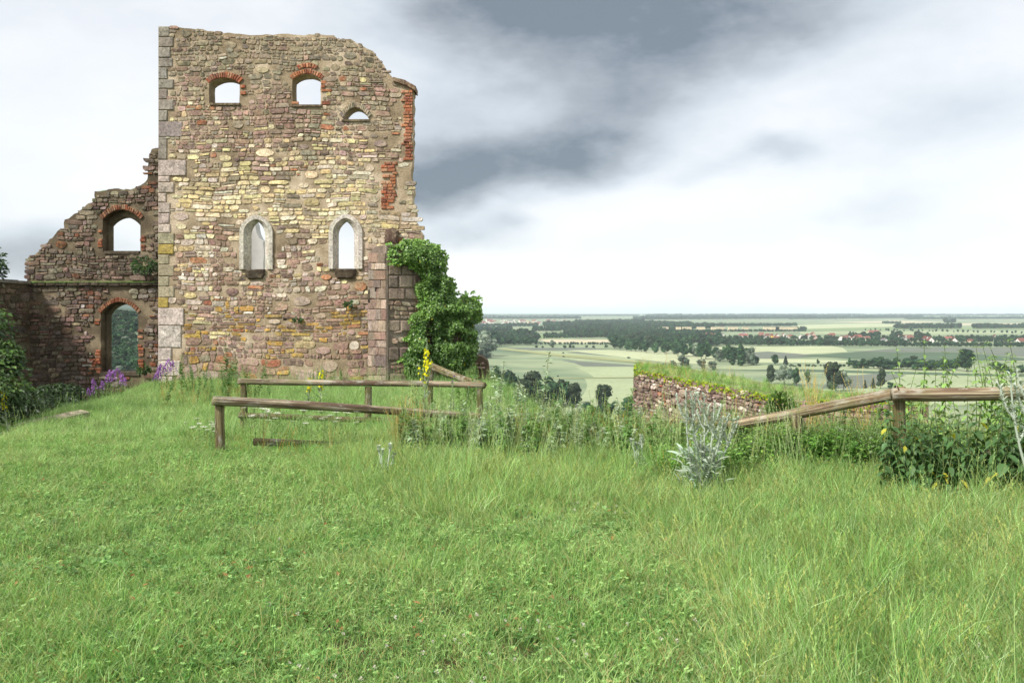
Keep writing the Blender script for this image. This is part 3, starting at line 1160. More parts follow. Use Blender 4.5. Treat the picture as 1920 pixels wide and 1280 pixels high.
def build_left_wall():
    r = random.Random(23)
    k, uv, place = wall_frame(DL)
    root = thing('ruined_wall', P(170, 720, DL), 'lower dark ruined wall with stepped top and two arched openings, left of the tall wall', 'ruin')
    prof = [(58, 775), (50, 527), (50, 512), (55, 500), (53, 482), (65, 478), (80, 462), (98, 446), (108, 433), (120, 428), (122, 412), (135, 405), (150, 395), (165, 381), (179, 375),
            (178, 358), (215, 354), (244, 356), (262, 348), (276, 336), (277, 310), (280, 295), (284, 280), (304, 277), (330, 280), (330, 775)]
    ol = rough_open(prof[1:-2], 6, 2.0, r)
    front_px = [prof[0]] + ol + prof[-2:]
    outline = [uv(p) for p in front_px]
    up_f = seg_arch(193, 264, 412, 393, 472)
    lo_f = seg_arch(189, 259, 588, 566, 699)
    up_b = seg_arch(196, 255.5, 421, 405, 474)
    lo_b = seg_arch(192, 255.5, 590, 570, 697)
    core = MB()
    plate(core, outline, [[uv(p) for p in rough_poly(h, 8, .9, r)] for h in (up_f, lo_f)], place, 0, -0.34, (1, 1, 1))
    # inner leaf of the wall, stepped in round the openings
    cx = np.mean([p[0] for p in front_px])
    back = [uv((p[0] + (0.8 if p[0] < 200 else 0), p[1] + 1.2)) for p in front_px]
    plate(core, back, [[uv(p) for p in h] for h in (up_b, lo_b)], place, -0.342, -0.72, (1, 1, 1))
    core.build('mortar_core', mortar_material('dark_mortar', lin(86, 76, 62), lin(112, 100, 82), lin(150, 136, 112)), root)  # mortar tones darkened to hold the wall's shade in their colour

    def py_of(v):
        return HZ - (v - EZ) / k

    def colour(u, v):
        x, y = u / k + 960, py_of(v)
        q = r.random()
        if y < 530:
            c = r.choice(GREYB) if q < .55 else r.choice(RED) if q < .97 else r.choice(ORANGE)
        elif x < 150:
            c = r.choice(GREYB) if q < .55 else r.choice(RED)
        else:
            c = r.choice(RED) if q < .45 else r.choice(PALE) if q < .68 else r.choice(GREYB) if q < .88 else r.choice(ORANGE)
        return tuple(e * .62 for e in vary(c, .22, r))  # darkened throughout: shade painted into the stone colours

    u0, v0 = uv((52, 770))
    u1, v1 = uv((330, 270))
    cells = rubble((u0, v0, u1, v1), lambda v: k * 7.6, lambda v: 1.7, 0.022, r)
    bl = [[uv(p) for p in seg_arch(185, 272, 408, 384, 474)], [uv(p) for p in seg_arch(180, 268, 585, 557, 700)], [uv(p) for p in ((50, 526), (300, 526), (300, 536), (50, 536))]]

    def keep(p):
        xs = np.array([q[0] for q in p])
        ys = np.array([q[1] for q in p])
        if in_poly(outline, xs, ys).mean() < 0.6:
            return False
        if xs.mean() / k + 960 > 312:
            return False
        # plaster survives in patches on the lower storey
        x, y = xs.mean() / k + 960, py_of(ys.mean())
        if y > 560 and x > 130 and vnoise(np.array([x]), np.array([y]), 0.03, 9)[0] > .62:
            return False
        return not any(in_poly(h, xs, ys).any() for h in bl)

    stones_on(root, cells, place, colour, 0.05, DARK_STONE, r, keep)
    dk = lambda r_: tuple(e * .62 for e in brick_col(r_))  # arch bricks darkened with the same painted shade
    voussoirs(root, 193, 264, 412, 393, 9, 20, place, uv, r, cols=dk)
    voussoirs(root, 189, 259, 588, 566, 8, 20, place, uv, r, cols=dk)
    rows = []
    for (xa, xb, ya, yb, pr) in ((179, 189, 650, 700, .8), (170, 189, 672, 700, .6), (260, 270, 618, 690, .8), (176, 189, 598, 606, .9), (265, 273, 420, 470, .7), (184, 192, 420, 470, .6)):
        y = ya
        while y < yb:
            x = xa + r.uniform(-2, 2)
            while x < xb - 3:
                wd = min(r.uniform(8, 12), xb - x)
                if r.random() < pr:
                    rows.append((x, y, x + wd, y + 4.6))
                x += wd + .8
            y += 5.6
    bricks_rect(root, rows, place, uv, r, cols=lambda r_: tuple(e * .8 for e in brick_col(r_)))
    # string course: a ledge of flat stones between the storeys
    x = 52
    while x < 300:
        wd = r.uniform(14, 24)
        mb = MB()
        p = [uv((x, 536)), uv((x + wd - 1, 536 + r.uniform(-1, 1))), uv((x + wd - 1, 529 + r.uniform(-1, 1))), uv((x, 529))]
        block_into(mb, p, place, vary(lin(70, 62, 50), .2, r), 0.16 + r.uniform(-.03, .03), r, 0.03)
        mb.build('ledge_stone', DARK_STONE, root, origin=Vector(place(p[0][0], p[0][1], 0)))
        x += wd
    for a in ((196, 470.5, 262, 476), (186, 697, 262, 704)):
        mb = MB()
        p = [uv((a[0], a[3])), uv((a[2], a[3])), uv((a[2], a[1])), uv((a[0], a[1]))]
        block_into(mb, p, place, lin(84, 74, 62), 0.06, r, 0.015, 0.7)
        mb.build('window_sill', DARK_STONE, root, origin=Vector(place(p[0][0], p[0][1], 0)))
    return root


build_left_wall()


def build_return_wall():
    """the wall that turns towards the viewer at the far left"""
    r = random.Random(31)
    X = (57 - 960) / F * DL
    root = thing('ruined_wall', (X, 29.5, -1.2), 'shaded side wall with flat pale coping at the far left edge', 'ruin')
    place = lambda u, v, dep: (X + dep, u, v)            # u runs away from the viewer, facing +x
    top = EZ + (HZ - 530) / F * DL
    core = MB()
    core.box((X - 0.7, 21, -4), (X, 30.95, top - .06), (1, 1, 1))
    core.build('mortar_core', bpy.data.materials['dark_mortar'], root)
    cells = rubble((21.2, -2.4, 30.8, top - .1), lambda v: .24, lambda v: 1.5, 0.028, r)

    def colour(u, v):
        return tuple(e * .5 for e in vary(r.choice(RED + GREYB + GREYB), .25, r))  # darker still: the corner's shade is painted into these stones
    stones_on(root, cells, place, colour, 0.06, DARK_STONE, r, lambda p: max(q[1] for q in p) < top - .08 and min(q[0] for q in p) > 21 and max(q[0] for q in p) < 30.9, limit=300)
    y = 21.0
    while y < 30.9:
        L = min(r.uniform(.7, 1.1), 30.94 - y)
        mb = MB()
        mb.box((X - .8, y + .015, top - .055), (X + .12, y + L, top + .06 + r.uniform(-.01, .02)), vary(lin(150, 146, 136), .1, r))
        mb.build('coping_slab', ASHLAR, root, origin=Vector((X, y, top)))
        y += L + .01
    return root


build_return_wall()


# ---- the ivy-grown spur right of the tall wall
SA, SB, SC = Vector((-4.75, 25.93)), Vector((-3.80, 24.0)), Vector((-1.25, 25.4))


def spur_hit(px, a, b):
    """distance at which the sight line through px meets the vertical plane a-b"""
    t = (px - 960) / F
    den = (b.x - a.x) - t * (b.y - a.y)
    s = (t * a.y - a.x) / den
    return a.y + (b.y - a.y) * s, s


def build_spur():
    r = random.Random(41)
    root = thing('wall_spur', (-3.2, 25, -1.1), 'broken stone wall spur under ivy, jutting out at the right end of the tall wall', 'ruin')

    def frame(a, b):
        L = (b - a).length
        d = (b - a) / L
        nrm = Vector((d.y, -d.x))
        if nrm.y > 0:
            nrm = -nrm

        def uv(p):
            y, s = spur_hit(p[0], a, b)
            return (s * L, EZ + (HZ - p[1]) / F * y)

        def place(u, v, dep):
            q = a + d * u + nrm * dep
            return (q.x, q.y, v)
        return uv, place, L
    uvF, plF, LF = frame(SB, SC)
    uvL, plL, LL = frame(SA, SB)
    front = [(725.5, 770), (725.5, 459), (760, 455), (792, 456), (818, 482), (826, 520), (842, 552), (862, 566), (882, 572), (884, 770)]
    core = MB()
    fo = [uvF(p) for p in rough_poly(front, 10, 1.0, r)]
    plate(core, fo, [], plF, 0, -0.75, (1, 1, 1))
    left = [(691, 775), (691, 474), (705, 462), (724.5, 459), (724.5, 775)]
    lo = [uvL(p) for p in left]
    plate(core, lo, [], plL, 0, -0.06, (1, 1, 1))
    ft = [SA + Vector((.12, .05)), SB + Vector((.0, .12)), SB + (SC - SB) * .5 + Vector((-.04, .08)), Vector((-2.4, 26.0))]
    b0 = core.idx([(q.x, q.y, -2.5) for q in ft])
    b1 = core.idx([(q.x, q.y, EZ + (HZ - 470) / F * 25) for q in ft])
    for e in range(4):
        core.tri((b0 + e, b0 + (e + 1) % 4, b1 + (e + 1) % 4, b1 + e), (1, 1, 1))
    core.tri([b1 + e for e in range(4)], (1, 1, 1))
    core.build('mortar_core', mortar_material('grey_mortar', lin(112, 100, 90), lin(138, 124, 112), lin(158, 146, 132)), root)
    # front face: rough rubble with a few eroded dressed blocks
    dressed = []
    for (y0, y1, cuts) in ((497, 516, (727, 752, 776, 800)), (516, 540, (727, 746, 774, 806)), (540, 562, (727, 758, 782)), (600, 622, (727, 750, 774)), (650, 676, (727, 748, 772)), (700, 724, (730, 762, 786))):
        for x, x1 in zip(cuts[:-1], cuts[1:]):
            dressed.append([uvF(p) for p in ((x + .7, y1 - .7), (x1 - .7, y1 - .7), (x1 - .7, y0 + .7), (x + .7, y0 + .7))])
    for poly in dressed:
        mb = MB()
        c = vary(r.choice([lin(146, 130, 116), lin(160, 144, 130), lin(132, 118, 106), lin(168, 154, 140)]), .12, r)
        block_into(mb, poly, plF, c, .05 + r.uniform(-.012, .03), r, .03)
        mb.build('wall_block', ASHLAR, root, origin=Vector(plF(poly[0][0], poly[0][1], 0)))
    ua, va = uvF((726, 765))
    ub, vb = uvF((884, 455))
    cells = rubble((0.0, va, LF, vb), lambda v: .16, lambda v: 1.6, .02, r)

    def keepf(p):
        xs, ys = np.array([q[0] for q in p]), np.array([q[1] for q in p])
        return in_poly(fo, xs, ys).mean() > .7 and not any(in_poly(q, xs, ys).mean() > .25 for q in dressed)
    stones_on(root, cells, plF, lambda u, v: vary(r.choice(GREYB + RED), .16, r), .04, STONE, r, keepf)
    # side face: narrow, paler blocks
    y = 474
    while y < 745:
        h_ = r.uniform(11, 22)
        cuts = [692] + sorted(r.sample([699, 703, 707, 711, 716], r.choice((1, 2, 2)))) + [724.6]
        for x, x1 in zip(cuts[:-1], cuts[1:]):
            j = lambda: r.uniform(-.6, .6)
            poly = [uvL(p) for p in ((x + .25, y + h_ - .5 + j()), (x1 - .25, y + h_ - .5 + j()), (x1 - .25, y + .4 + j()), (x + .25, y + .4 + j()))]
            mb = MB()
            c = vary(r.choice([lin(164, 146, 132), lin(146, 130, 118), lin(178, 160, 146), lin(132, 116, 106), lin(150, 124, 112)]), .2, r)
            block_into(mb, poly, plL, c, .04 + r.uniform(-.015, .03), r, .02)
            mb.build('wall_block', ASHLAR, root, origin=Vector(plL(poly[0][0], poly[0][1], 0)))
        y += h_
    for (x, y, w_, h_) in ((693.5, 545, 3.5, 22), (706.5, 530, 2, 16), (711.5, 528, 2, 14)):
        poly = [uvL(p) for p in ((x, y + h_), (x + w_, y + h_), (x + w_, y), (x + w_ * .5, y - 4), (x, y))]
        mb = MB()
        block_into(mb, poly, plL, lin(40, 34, 30), .065, r, .008)  # dark blocks stand in for the shade inside narrow slots
        mb.build('slot', DARK_STONE, root, origin=Vector(plL(poly[0][0], poly[0][1], 0)))
    return uvF, plF, uvL, plL


uvF, plF, uvL, plL = build_spur()

LEAF = leaf_material('leaf', 0.3, 0.45, 0.35, 0.18)
IVY_LEAF = leaf_material('ivy_leaf', 0.22, 0.38, 0.45, 0.1)


def build_ivy():
    r = random.Random(43)
    root = thing('ivy', plF(1.5, -1.0, 0.1), 'thick green ivy tumbling over the broken wall spur', 'ivy')
    mask = [(722, 470), (732, 458), (752, 454), (778, 449), (800, 452), (822, 468), (832, 500), (842, 522), (850, 548), (862, 556), (884, 554), (899, 570), (894, 600),
            (892, 645), (889, 692), (880, 712), (855, 708), (838, 696), (822, 700), (806, 680), (798, 700), (780, 712), (764, 700), (756, 670), (764, 630), (772, 600), (786, 588), (790, 566), (782, 536), (776, 508), (758, 494),
            (738, 490), (726, 482)]
    bare = [[(788, 600), (806, 596), (808, 640), (800, 670), (792, 660)], [(838, 618), (860, 620), (862, 640), (838, 640)], [(736, 468), (748, 466), (752, 484), (740, 486)]]
    mb = MB()
    stem = MB()
    n = 0
    xs = [p[0] for p in mask]
    ys = [p[1] for p in mask]
    while n < 19000:
        x, y = r.uniform(min(xs), max(xs)), r.uniform(min(ys), max(ys))
        xd = x + (vnoise(np.array([x]), np.array([y]), .055, 15)[0] - .5) * 24
        yd = y + (vnoise(np.array([x]), np.array([y]), .055, 16)[0] - .5) * 24
        if not in_poly(mask, xd, yd):
            continue
        if any(in_poly(b, x, y) for b in bare) and r.random() < .9:
            continue
        u, v = uvF((x, y))
        clump = vnoise(np.array([x]), np.array([y]), .07, 5)[0]
        edge = float(poly_dist(mask, np.array([x]), np.array([y]))[0])
        bulge = min(edge / 16, 1.0) ** .5
        dep = .04 + r.random() ** .7 * (.12 + .42 * bulge * (.35 + .9 * clump))
        p = Vector(plF(u, v, dep))
        nrm = Vector((r.gauss(.25, .4), r.gauss(-.9, .35), r.gauss(.45, .4))).normalized()
        d = Vector((r.gauss(0, .6), r.gauss(-.35, .3), r.gauss(-.5, .45)))
        q = clump * .5 + r.random() * .5
        young = min(1, max(0, (1 - edge / 34))) * (1 if y < 600 else .25)  # upper rim leaves lighter: new growth and painted daylight together
        c = mixc(lin(56, 90, 42), lin(144, 184, 86), max(q * .6, young * r.uniform(.4, 1)))
        if r.random() < .006:
            c = lin(196, 180, 50)
        s = r.uniform(.042, .095)
        mb.leaf(p, d, nrm, s, s * .95, vary(c, .14, r), .2, .1)
        n += 1
    for i in range(46):
        j = r.randrange(len(mask))
        x, y = mask[j]
        x += r.uniform(-8, 8)
        y += r.uniform(-8, 8)
        ax, ay = r.uniform(-2.0, 1.0), r.uniform(-.6, 2.4) if y > 520 else r.uniform(-1.2, .8)
        for q in range(6):
            u, v = uvF((x, y))
            for e in range(3):
                p = Vector(plF(u, v, r.uniform(.1, .3)))
                sc_ = r.uniform(.05, .1)
                mb.leaf(p, (r.gauss(0, 1), r.gauss(-.4, .3), r.gauss(0, .6)), (r.gauss(0, .3), -1, r.gauss(.5, .3)), sc_, sc_ * .9, vary(lin(128, 168, 80), .18, r), .2, .1)
            x += ax + r.uniform(-.8, .8)
            y += ay + r.uniform(-.8, .8)
    mb.build('foliage', IVY_LEAF, root)
    for i in range(26):
        x = r.uniform(740, 880)
        y = 710
        pts = []
        for k in range(9):
            if in_poly(mask, x, y) or k < 2:
                u, v = uvF((x, y))
                pts.append(plF(u, v, .07))
            y -= 24
            x += r.uniform(-7, 7)
        if len(pts) > 2:
            stem.tube(pts, [.02 - .0015 * k for k in range(len(pts))], 5, lin(88, 70, 52))
    stem.build('stems', attr_material('bark'), root)


build_ivy()


# ---- little rubble stump behind the spur
def build_stump():
    r = random.Random(47)
    root = thing('wall_stump', P(900, 720, 27.5), 'low reddish rubble stump just right of the ivy', 'ruin')
    k, uv, place = wall_frame(27.5)
    prof = [(868, 770), (868, 668), (890, 664), (904, 668), (914, 676), (917, 700), (922, 770)]
    ol = [uv(p) for p in rough_poly(prof, 7, 1.2, r)]
    mb = MB()
    plate(mb, ol, [], place, 0, -.8, (1, 1, 1))
    mb.build('mortar_core', bpy.data.materials['dark_mortar'], root)
    a, b = uv((866, 770)), uv((924, 660))
    cells = rubble((a[0], a[1], b[0], b[1]), lambda v: k * 9, lambda v: 1.3, .03, r)
    stones_on(root, cells, place, lambda u, v: vary(r.choice(RED + ORANGE), .2, r), .09, STONE, r, lambda p: in_poly(ol, np.array([q[0] for q in p]), np.array([q[1] for q in p])).mean() > .6)


build_stump()

# ------------------------------------------------------------------ instanced stuff
HIDDEN = {}


def proto_collection(name, objs):
    col = bpy.data.collections.new(name)
    for o in objs:
        col.objects.link(o)
    return col


def proto(mb, name, mat, smooth=False):
    return bpy.data.objects.new(name, mb.mesh(name, (0, 0, 0), smooth, mat))


def scatter(name, pts, rot, scl, pick, col, label, cat, parent=None):
    me = bpy.data.meshes.new(name)
    n = len(pts)
    me.vertices.add(n)
    me.vertices.foreach_set('co', np.asarray(pts, dtype=np.float32).ravel())
    for nm, typ, arr in (('rot', 'FLOAT_VECTOR', rot), ('scl', 'FLOAT_VECTOR', scl)):
        a = me.attributes.new(nm, typ, 'POINT')
        a.data.foreach_set('vector', np.asarray(arr, dtype=np.float32).ravel())
    a = me.attributes.new('pick', 'INT', 'POINT')
    a.data.foreach_set('value', np.asarray(pick, dtype=np.int32))
    ng = bpy.data.node_groups.new(name, 'GeometryNodeTree')
    ng.interface.new_socket('Geometry', in_out='INPUT', socket_type='NodeSocketGeometry')
    ng.interface.new_socket('Geometry', in_out='OUTPUT', socket_type='NodeSocketGeometry')
    gi = ng.nodes.new('NodeGroupInput')
    go = ng.nodes.new('NodeGroupOutput')
    ci = ng.nodes.new('GeometryNodeCollectionInfo')
    ci.inputs['Collection'].default_value = col
    ci.inputs['Separate Children'].default_value = True
    ci.inputs['Reset Children'].default_value = True
    ip = ng.nodes.new('GeometryNodeInstanceOnPoints')
    ip.inputs['Pick Instance'].default_value = True

    def at(nm, typ):
        q = ng.nodes.new('GeometryNodeInputNamedAttribute')
        q.data_type = typ
        q.inputs['Name'].default_value = nm
        return q.outputs['Attribute']
    ng.links.new(gi.outputs[0], ip.inputs['Points'])
    ng.links.new(ci.outputs[0], ip.inputs['Instance'])
    ng.links.new(at('pick', 'INT'), ip.inputs['Instance Index'])
    er = ng.nodes.new('FunctionNodeEulerToRotation')
    ng.links.new(at('rot', 'FLOAT_VECTOR'), er.inputs[0])
    ng.links.new(er.outputs[0], ip.inputs['Rotation'])
    ng.links.new(at('scl', 'FLOAT_VECTOR'), ip.inputs['Scale'])
    ng.links.new(ip.outputs[0], go.inputs[0])
    o = link(name, me, parent)
    md = o.modifiers.new('scatter', 'NODES')
    md.node_group = ng
    return tag(o, label, cat, None, 'stuff')


# ------------------------------------------------------------------ the grass-topped bastion on the right
BTOP = EZ - 2.08


def bast_d(py):
    return 2.08 * F / (py - HZ)


LIP = [(1203, 697), (1232, 701), (1262, 707), (1300, 714), (1340, 722), (1376, 728), (1402, 735), (1428, 741), (1455, 747), (1510, 751.5), (1560, 753), (1640, 757), (1740, 761)]
LIPW = [Vector(((px - 960) / F * bast_d(py), bast_d(py))) for px, py in LIP]
LIPW = [Vector((LIPW[0].x + .5, LIPW[0].y + 4.5)), Vector((LIPW[0].x - .02, LIPW[0].y + 1.0))] + LIPW
LACC = [0.0]
for a_, b_ in zip(LIPW[:-1], LIPW[1:]):
    LACC.append(LACC[-1] + (b_ - a_).length)


def lip_at(u):
    for i in range(len(LIPW) - 1):
        if u <= LACC[i + 1] or i == len(LIPW) - 2:
            s = (u - LACC[i]) / (LACC[i + 1] - LACC[i])
            d = (LIPW[i + 1] - LIPW[i]).normalized()
            return LIPW[i] + (LIPW[i + 1] - LIPW[i]) * s, Vector((d.y, -d.x))
    return LIPW[-1], Vector((0, -1))


def lip_place(u, v, dep):
    p, n = lip_at(u)
    bat = (BTOP - v) * 0.05
    return (p.x + n.x * (dep + bat), p.y + n.y * (dep + bat), v)


BACK = [Vector((10.2, 19.5)), Vector((8.3, 20.6)), Vector((7.5, 22.6)), Vector((6.9, 25.6)), Vector((6.2, 30.0)), Vector((5.0, 32.0))]


def build_bastion():
    r = random.Random(53)
    root = thing('bastion_wall', (6.0, 22.0, BTOP), 'curved purple stone bastion wall with a grassy mossy top beyond the fence', 'wall')
    fp = LIPW + BACK
    mb = MB()
    n = len(fp)
    lo = mb.idx([(p.x - .0, p.y, -7.5) for p in fp])
    hi = mb.idx([(p.x, p.y, BTOP - .02) for p in fp])
    for k in range(n):
        k2 = (k + 1) % n
        mb.tri((lo + k, lo + k2, hi + k2, hi + k), (1, 1, 1))
    mb.tri([hi + k for k in range(n)], (1, 1, 1))
    mb.build('mortar_core', mortar_material('pinkish_mortar', lin(120, 96, 86), lin(150, 124, 112), lin(178, 152, 138)), root)
    L = LACC[-1]
    cells = rubble((1.2, -3.6, L - 1.0, BTOP + .02), lambda v: .125, lambda v: 1.6, .018, r)

    def colour(u, v):
        q = r.random()
        c = r.choice([lin(138, 116, 106), lin(122, 102, 94), lin(152, 132, 120), lin(108, 92, 84)]) if q < .82 else r.choice(PALE + ORANGE[:1])
        return vary(c, .2, r)
    stones_on(root, cells, lip_place, colour, .05, STONE, r, lambda p: max(q[1] for q in p) < BTOP - .03 + .09 * math.sin(p[0][0] * 2.1) * math.sin(p[0][0] * .9 + 1), back=.04)
    # moss clumps along the lip
    mb = MB()
    for i in range(2400):
        u = r.uniform(1.2, L)
        p = Vector(lip_place(u, BTOP + r.uniform(-.16, .03) - .1 * max(0, math.sin(u * 3.1) * math.sin(u * 1.3)), r.uniform(-.18, .07)))
        s = r.uniform(.025, .06)
        c = vary(r.choice([lin(146, 164, 44), lin(118, 146, 44), lin(158, 166, 60), lin(98, 128, 48)]) if r.random() < .96 else lin(150, 110, 60), .15, r)
        b = mb.idx([p + Vector((r.uniform(-s, s), r.uniform(-s, s), r.uniform(-s * .3, s * .3))) for _ in range(4)] + [p + Vector((0, 0, s * .8)), p - Vector((0, 0, s * .8))])
        for e in range(4):
            mb.tri((b + e, b + (e + 1) % 4, b + 4), c)
            mb.tri((b + (e + 1) % 4, b + e, b + 5), c)
    tag(mb.build('moss', attr_material('moss_cushion', .95, .1), root), None, None, None, 'stuff')
    return root


build_bastion()

# ------------------------------------------------------------------ the plain: fields
FIELD_MATS = {}


def field_mat(key, col, row=0.0, ang=0.0):
    m, t = new_mat('crop_' + key)
    p = world_pos(t)
    n = t.noise(p, 0.012, 4, 0.6)
    c = t.mix(1.0, col, t.ramp(n, [(0.3, 0.88), (0.7, 1.12)]), 'MULTIPLY')
    fine = t.noise(p, 0.25, 3, 0.6)
    c = t.mix(1.0, c, t.ramp(fine, [(0.3, 0.86), (0.7, 1.12)]), 'MULTIPLY')
    wv = t.n('ShaderNodeTexWave')
    wv.bands_direction = 'DIAGONAL' if ang else 'Y'
    t.put(wv.inputs['Vector'], p)
    wv.inputs['Scale'].default_value = 0.03
    wv.inputs['Distortion'].default_value = 3.0
    wv.inputs['Detail'].default_value = 2.0
    c = t.mix(1.0, c, t.ramp(wv.outputs['Fac'], [(0.2, 0.88), (0.6, 1.04)]), 'MULTIPLY')
    return finish(m, t, bsdf(t, c, 0.95, 0.1))


FM = {
    'wheat': field_mat('young_wheat', lin(150, 160, 124)),
    'pale': field_mat('pale_green', lin(168, 174, 138)),
    'grey': field_mat('bare_grey_green', lin(106, 112, 100)),
    'dark': field_mat('dark_green', lin(82, 100, 78)),
    'cream': field_mat('ripe_cream', lin(180, 172, 144)),
    'grass': field_mat('meadow', lin(122, 140, 96)),
    'road': field_mat('verge', lin(144, 148, 104)),
}
FIELDS = [  # kind, corner pixels on the plain, label
    ('wheat', [(880, 672), (925, 656), (990, 655), (1195, 668), (1190, 676), (900, 676)], 'long pale green wheat field left of the grove'),
    ('grey', [(880, 687), (895, 675), (1060, 675), (1225, 687)], 'dark grey green strip field across the middle plain'),
    ('wheat', [(830, 720), (880, 687.5), (1225, 687.5), (1240, 703), (1190, 707), (960, 709)], 'light green crop below the dark strip field'),
    ('wheat', [(760, 800), (836, 722), (960, 711), (1190, 709), (1330, 706), (1400, 800)], 'nearest pale green field below the hilltop'),
    ('road', [(832, 721.5), (960, 709.4), (1190, 707.4), (1190, 708.8), (960, 710.8), (834, 723)], 'yellowish grass verge between two nearest fields'),
    ('grey', [(948, 652), (1105, 652), (1140, 655), (1090, 656.5), (1000, 657)], 'grey tilled strip under the woodland edge'),
    ('grey', [(1060, 661), (1150, 658), (1260, 667), (1235, 671), (1150, 668)], 'grey tilled wedge near the grove'),
    ('road', [(935, 655), (950, 653.5), (1060, 665), (1235, 680), (1235, 684), (1050, 668.5)], 'olive grass track running diagonally through the fields'),
    ('pale', [(1060, 657), (1120, 656), (1350, 666), (1330, 684), (1240, 679), (1150, 668)], 'pale crop right of the diagonal track'),
    ('cream', [(1010, 636), (1146, 636.5), (1144, 642), (1030, 643.5)], 'cream stubble field between woods'),
    ('cream', [(955, 619), (1000, 618.5), (1022, 622), (960, 622)], 'small cream field between dark woods'),
    ('cream', [(990, 604), (1080, 604.5), (1090, 608), (1000, 607.5)], 'bright cream field beside the far town'),
    ('cream', [(1130, 612.5), (1198, 612.5), (1190, 616), (1120, 616)], 'thin cream field behind far woods'),
    ('grass', [(1000, 627), (1050, 626.5), (1060, 634), (1005, 635)], 'green meadow clearing in the woods'),
    ('pale', [(1330, 651), (1560, 648.5), (1580, 652), (1590, 660), (1440, 668), (1380, 661)], 'bright pale field below the village'),
    ('grey', [(1395, 662), (1440, 659), (1545, 667), (1470, 672), (1400, 672)], 'grey green field beneath the poplar'),
    ('dark', [(1500, 667), (1600, 660.5), (1800, 661), (1930, 672), (1930, 676), (1750, 675), (1600, 673)], 'dark green crop in front of the long hedge'),
    ('grey', [(1600, 660), (1700, 651.5), (1930, 652), (1930, 670), (1800, 660)], 'soft grey green field below the village trees'),
    ('pale', [(1400, 673), (1480, 672.5), (1590, 676), (1590, 680), (1420, 680)], 'small pale paddock left of the hedge'),
    ('wheat', [(1340, 690), (1380, 684), (1600, 687), (1930, 697), (1930, 712), (1600, 703)], 'light green field in front of the hedge'),
    ('dark', [(1350, 694), (1500, 692), (1930, 703), (1930, 707), (1500, 697)], 'darker stripe crossing the light field'),
    ('grey', [(1560, 708), (1640, 700), (1700, 703), (1620, 728), (1540, 728)], 'grey ploughed wedge behind the near trees'),
    ('wheat', [(1622, 728), (1702, 703), (1960, 712), (1990, 760), (1500, 760), (1540, 730)], 'near pale field behind the right fence'),
    ('pale', [(1480, 610), (1620, 606), (1690, 608), (1690, 612), (1500, 617)], 'far cream green field beyond the village'),
    ('cream', [(1540, 604), (1680, 601), (1780, 603), (1700, 606)], 'thin bright field near the horizon'),
    ('cream', [(1800, 606), (1960, 605.5), (1960, 609), (1800, 610)], 'bright field by far right grove'),
    ('wheat', [(1500, 622), (1960, 620), (1960, 626), (1640, 627), (1500, 626)], 'pale field strip behind the village'),
    ('grass', [(1500, 617.5), (1690, 613), (1960, 613), (1960, 617), (1700, 618), (1500, 620)], 'greenish strip with a row of small trees'),
]
for i, (kind, px, lab) in enumerate(FIELDS):
    mb = MB()
    lift = 0.06 + 0.035 * (i % 9) + (0.3 if kind == 'road' else 0)
    mb.face([on_plain(x, y, lift) for x, y in px], (1, 1, 1))
    v3 = [Vector(q) for q in mb.v]
    nrm = geometry.normal(v3)
    if nrm.z < 0:
        mb.f = [tuple(reversed(q)) for q in mb.f]
    o = mb.build('field', FM[kind])
    tag(o, lab, 'field', 'crop fields on the plain', 'structure')

# ------------------------------------------------------------------ trees
TREE_LEAF = attr_material('tree_foliage', 0.9, 0.1, 0.28, 0.35, 0.3)
TREE_BARK = attr_material('tree_bark')


def crown_mb(r, lobes, cols, leaves=420, leaf=0.045):
    """crown of unit height: irregular leaf clumps spread through several lobes"""
    mb = MB()
    for (cx, cy, cz, rx, rz) in lobes:
        c0 = vary(r.choice(cols), .12, r)
        nv, nh = 6, 8
        ph = [r.uniform(0, 6.28) for _ in range(6)]
        rows = []
        for i in range(nv + 1):
            th = math.pi * i / nv
            row = []
            for k in range(nh):
                a = 2 * math.pi * k / nh
                q = .82 * (1 + .16 * math.sin(3 * a + ph[0]) * math.sin(th * 3 + ph[1]) + r.uniform(-.16, .16))
                row.append((cx + rx * q * math.sin(th) * math.cos(a), cy + rx * q * math.sin(th) * math.sin(a), cz + rz * q * math.cos(th)))
            rows.append(mb.idx(row))
        for i in range(nv):
            for k in range(nh):
                k2 = (k + 1) % nh
                mb.tri((rows[i] + k, rows[i + 1] + k, rows[i + 1] + k2, rows[i] + k2), vary(c0, .18, r))
    per = max(8, leaves // len(lobes))
    for (cx, cy, cz, rx, rz) in lobes:
        for _ in range(per):
            d = Vector((r.gauss(0, 1), r.gauss(0, 1), r.gauss(.15, 1))).normalized()
            q = r.uniform(.8, 1.18)
            p = Vector((cx + rx * d.x * q, cy + rx * d.y * q, cz + rz * d.z * q))
            u = Vector((r.gauss(0, 1), r.gauss(0, 1), r.gauss(0, 1))).normalized()
            v = (d + Vector((r.gauss(0, .5), r.gauss(0, .5), r.gauss(.2, .5)))).normalized().cross(u).normalized()
            u2 = v.cross((d + Vector((0, 0, .3))).normalized()).normalized()
            s = leaf * r.uniform(.6, 1.5)
            c = vary(r.choice(cols), .25, r)
            mb.face([p - u2 * s, p + v * s, p + u2 * s * .9, p - v * s * .8], c)
    return mb


def lobes_round(r, n, w, zlo, zhi):
    L = []
    for _ in range(n):
        a, q = r.uniform(0, 6.28), r.random() ** .5
        z = r.uniform(zlo, zhi)
        f = math.sin(math.pi * min(1, max(0.12, (z - zlo * .5) / (1.06 - zlo * .5)))) ** .6
        rr = w * .5 * f * q * .62
        s = r.uniform(.13, .22)
        L.append((math.cos(a) * rr, math.sin(a) * rr, min(z, 1 - s * .8), s * (w / .8), s * .9))
    return L


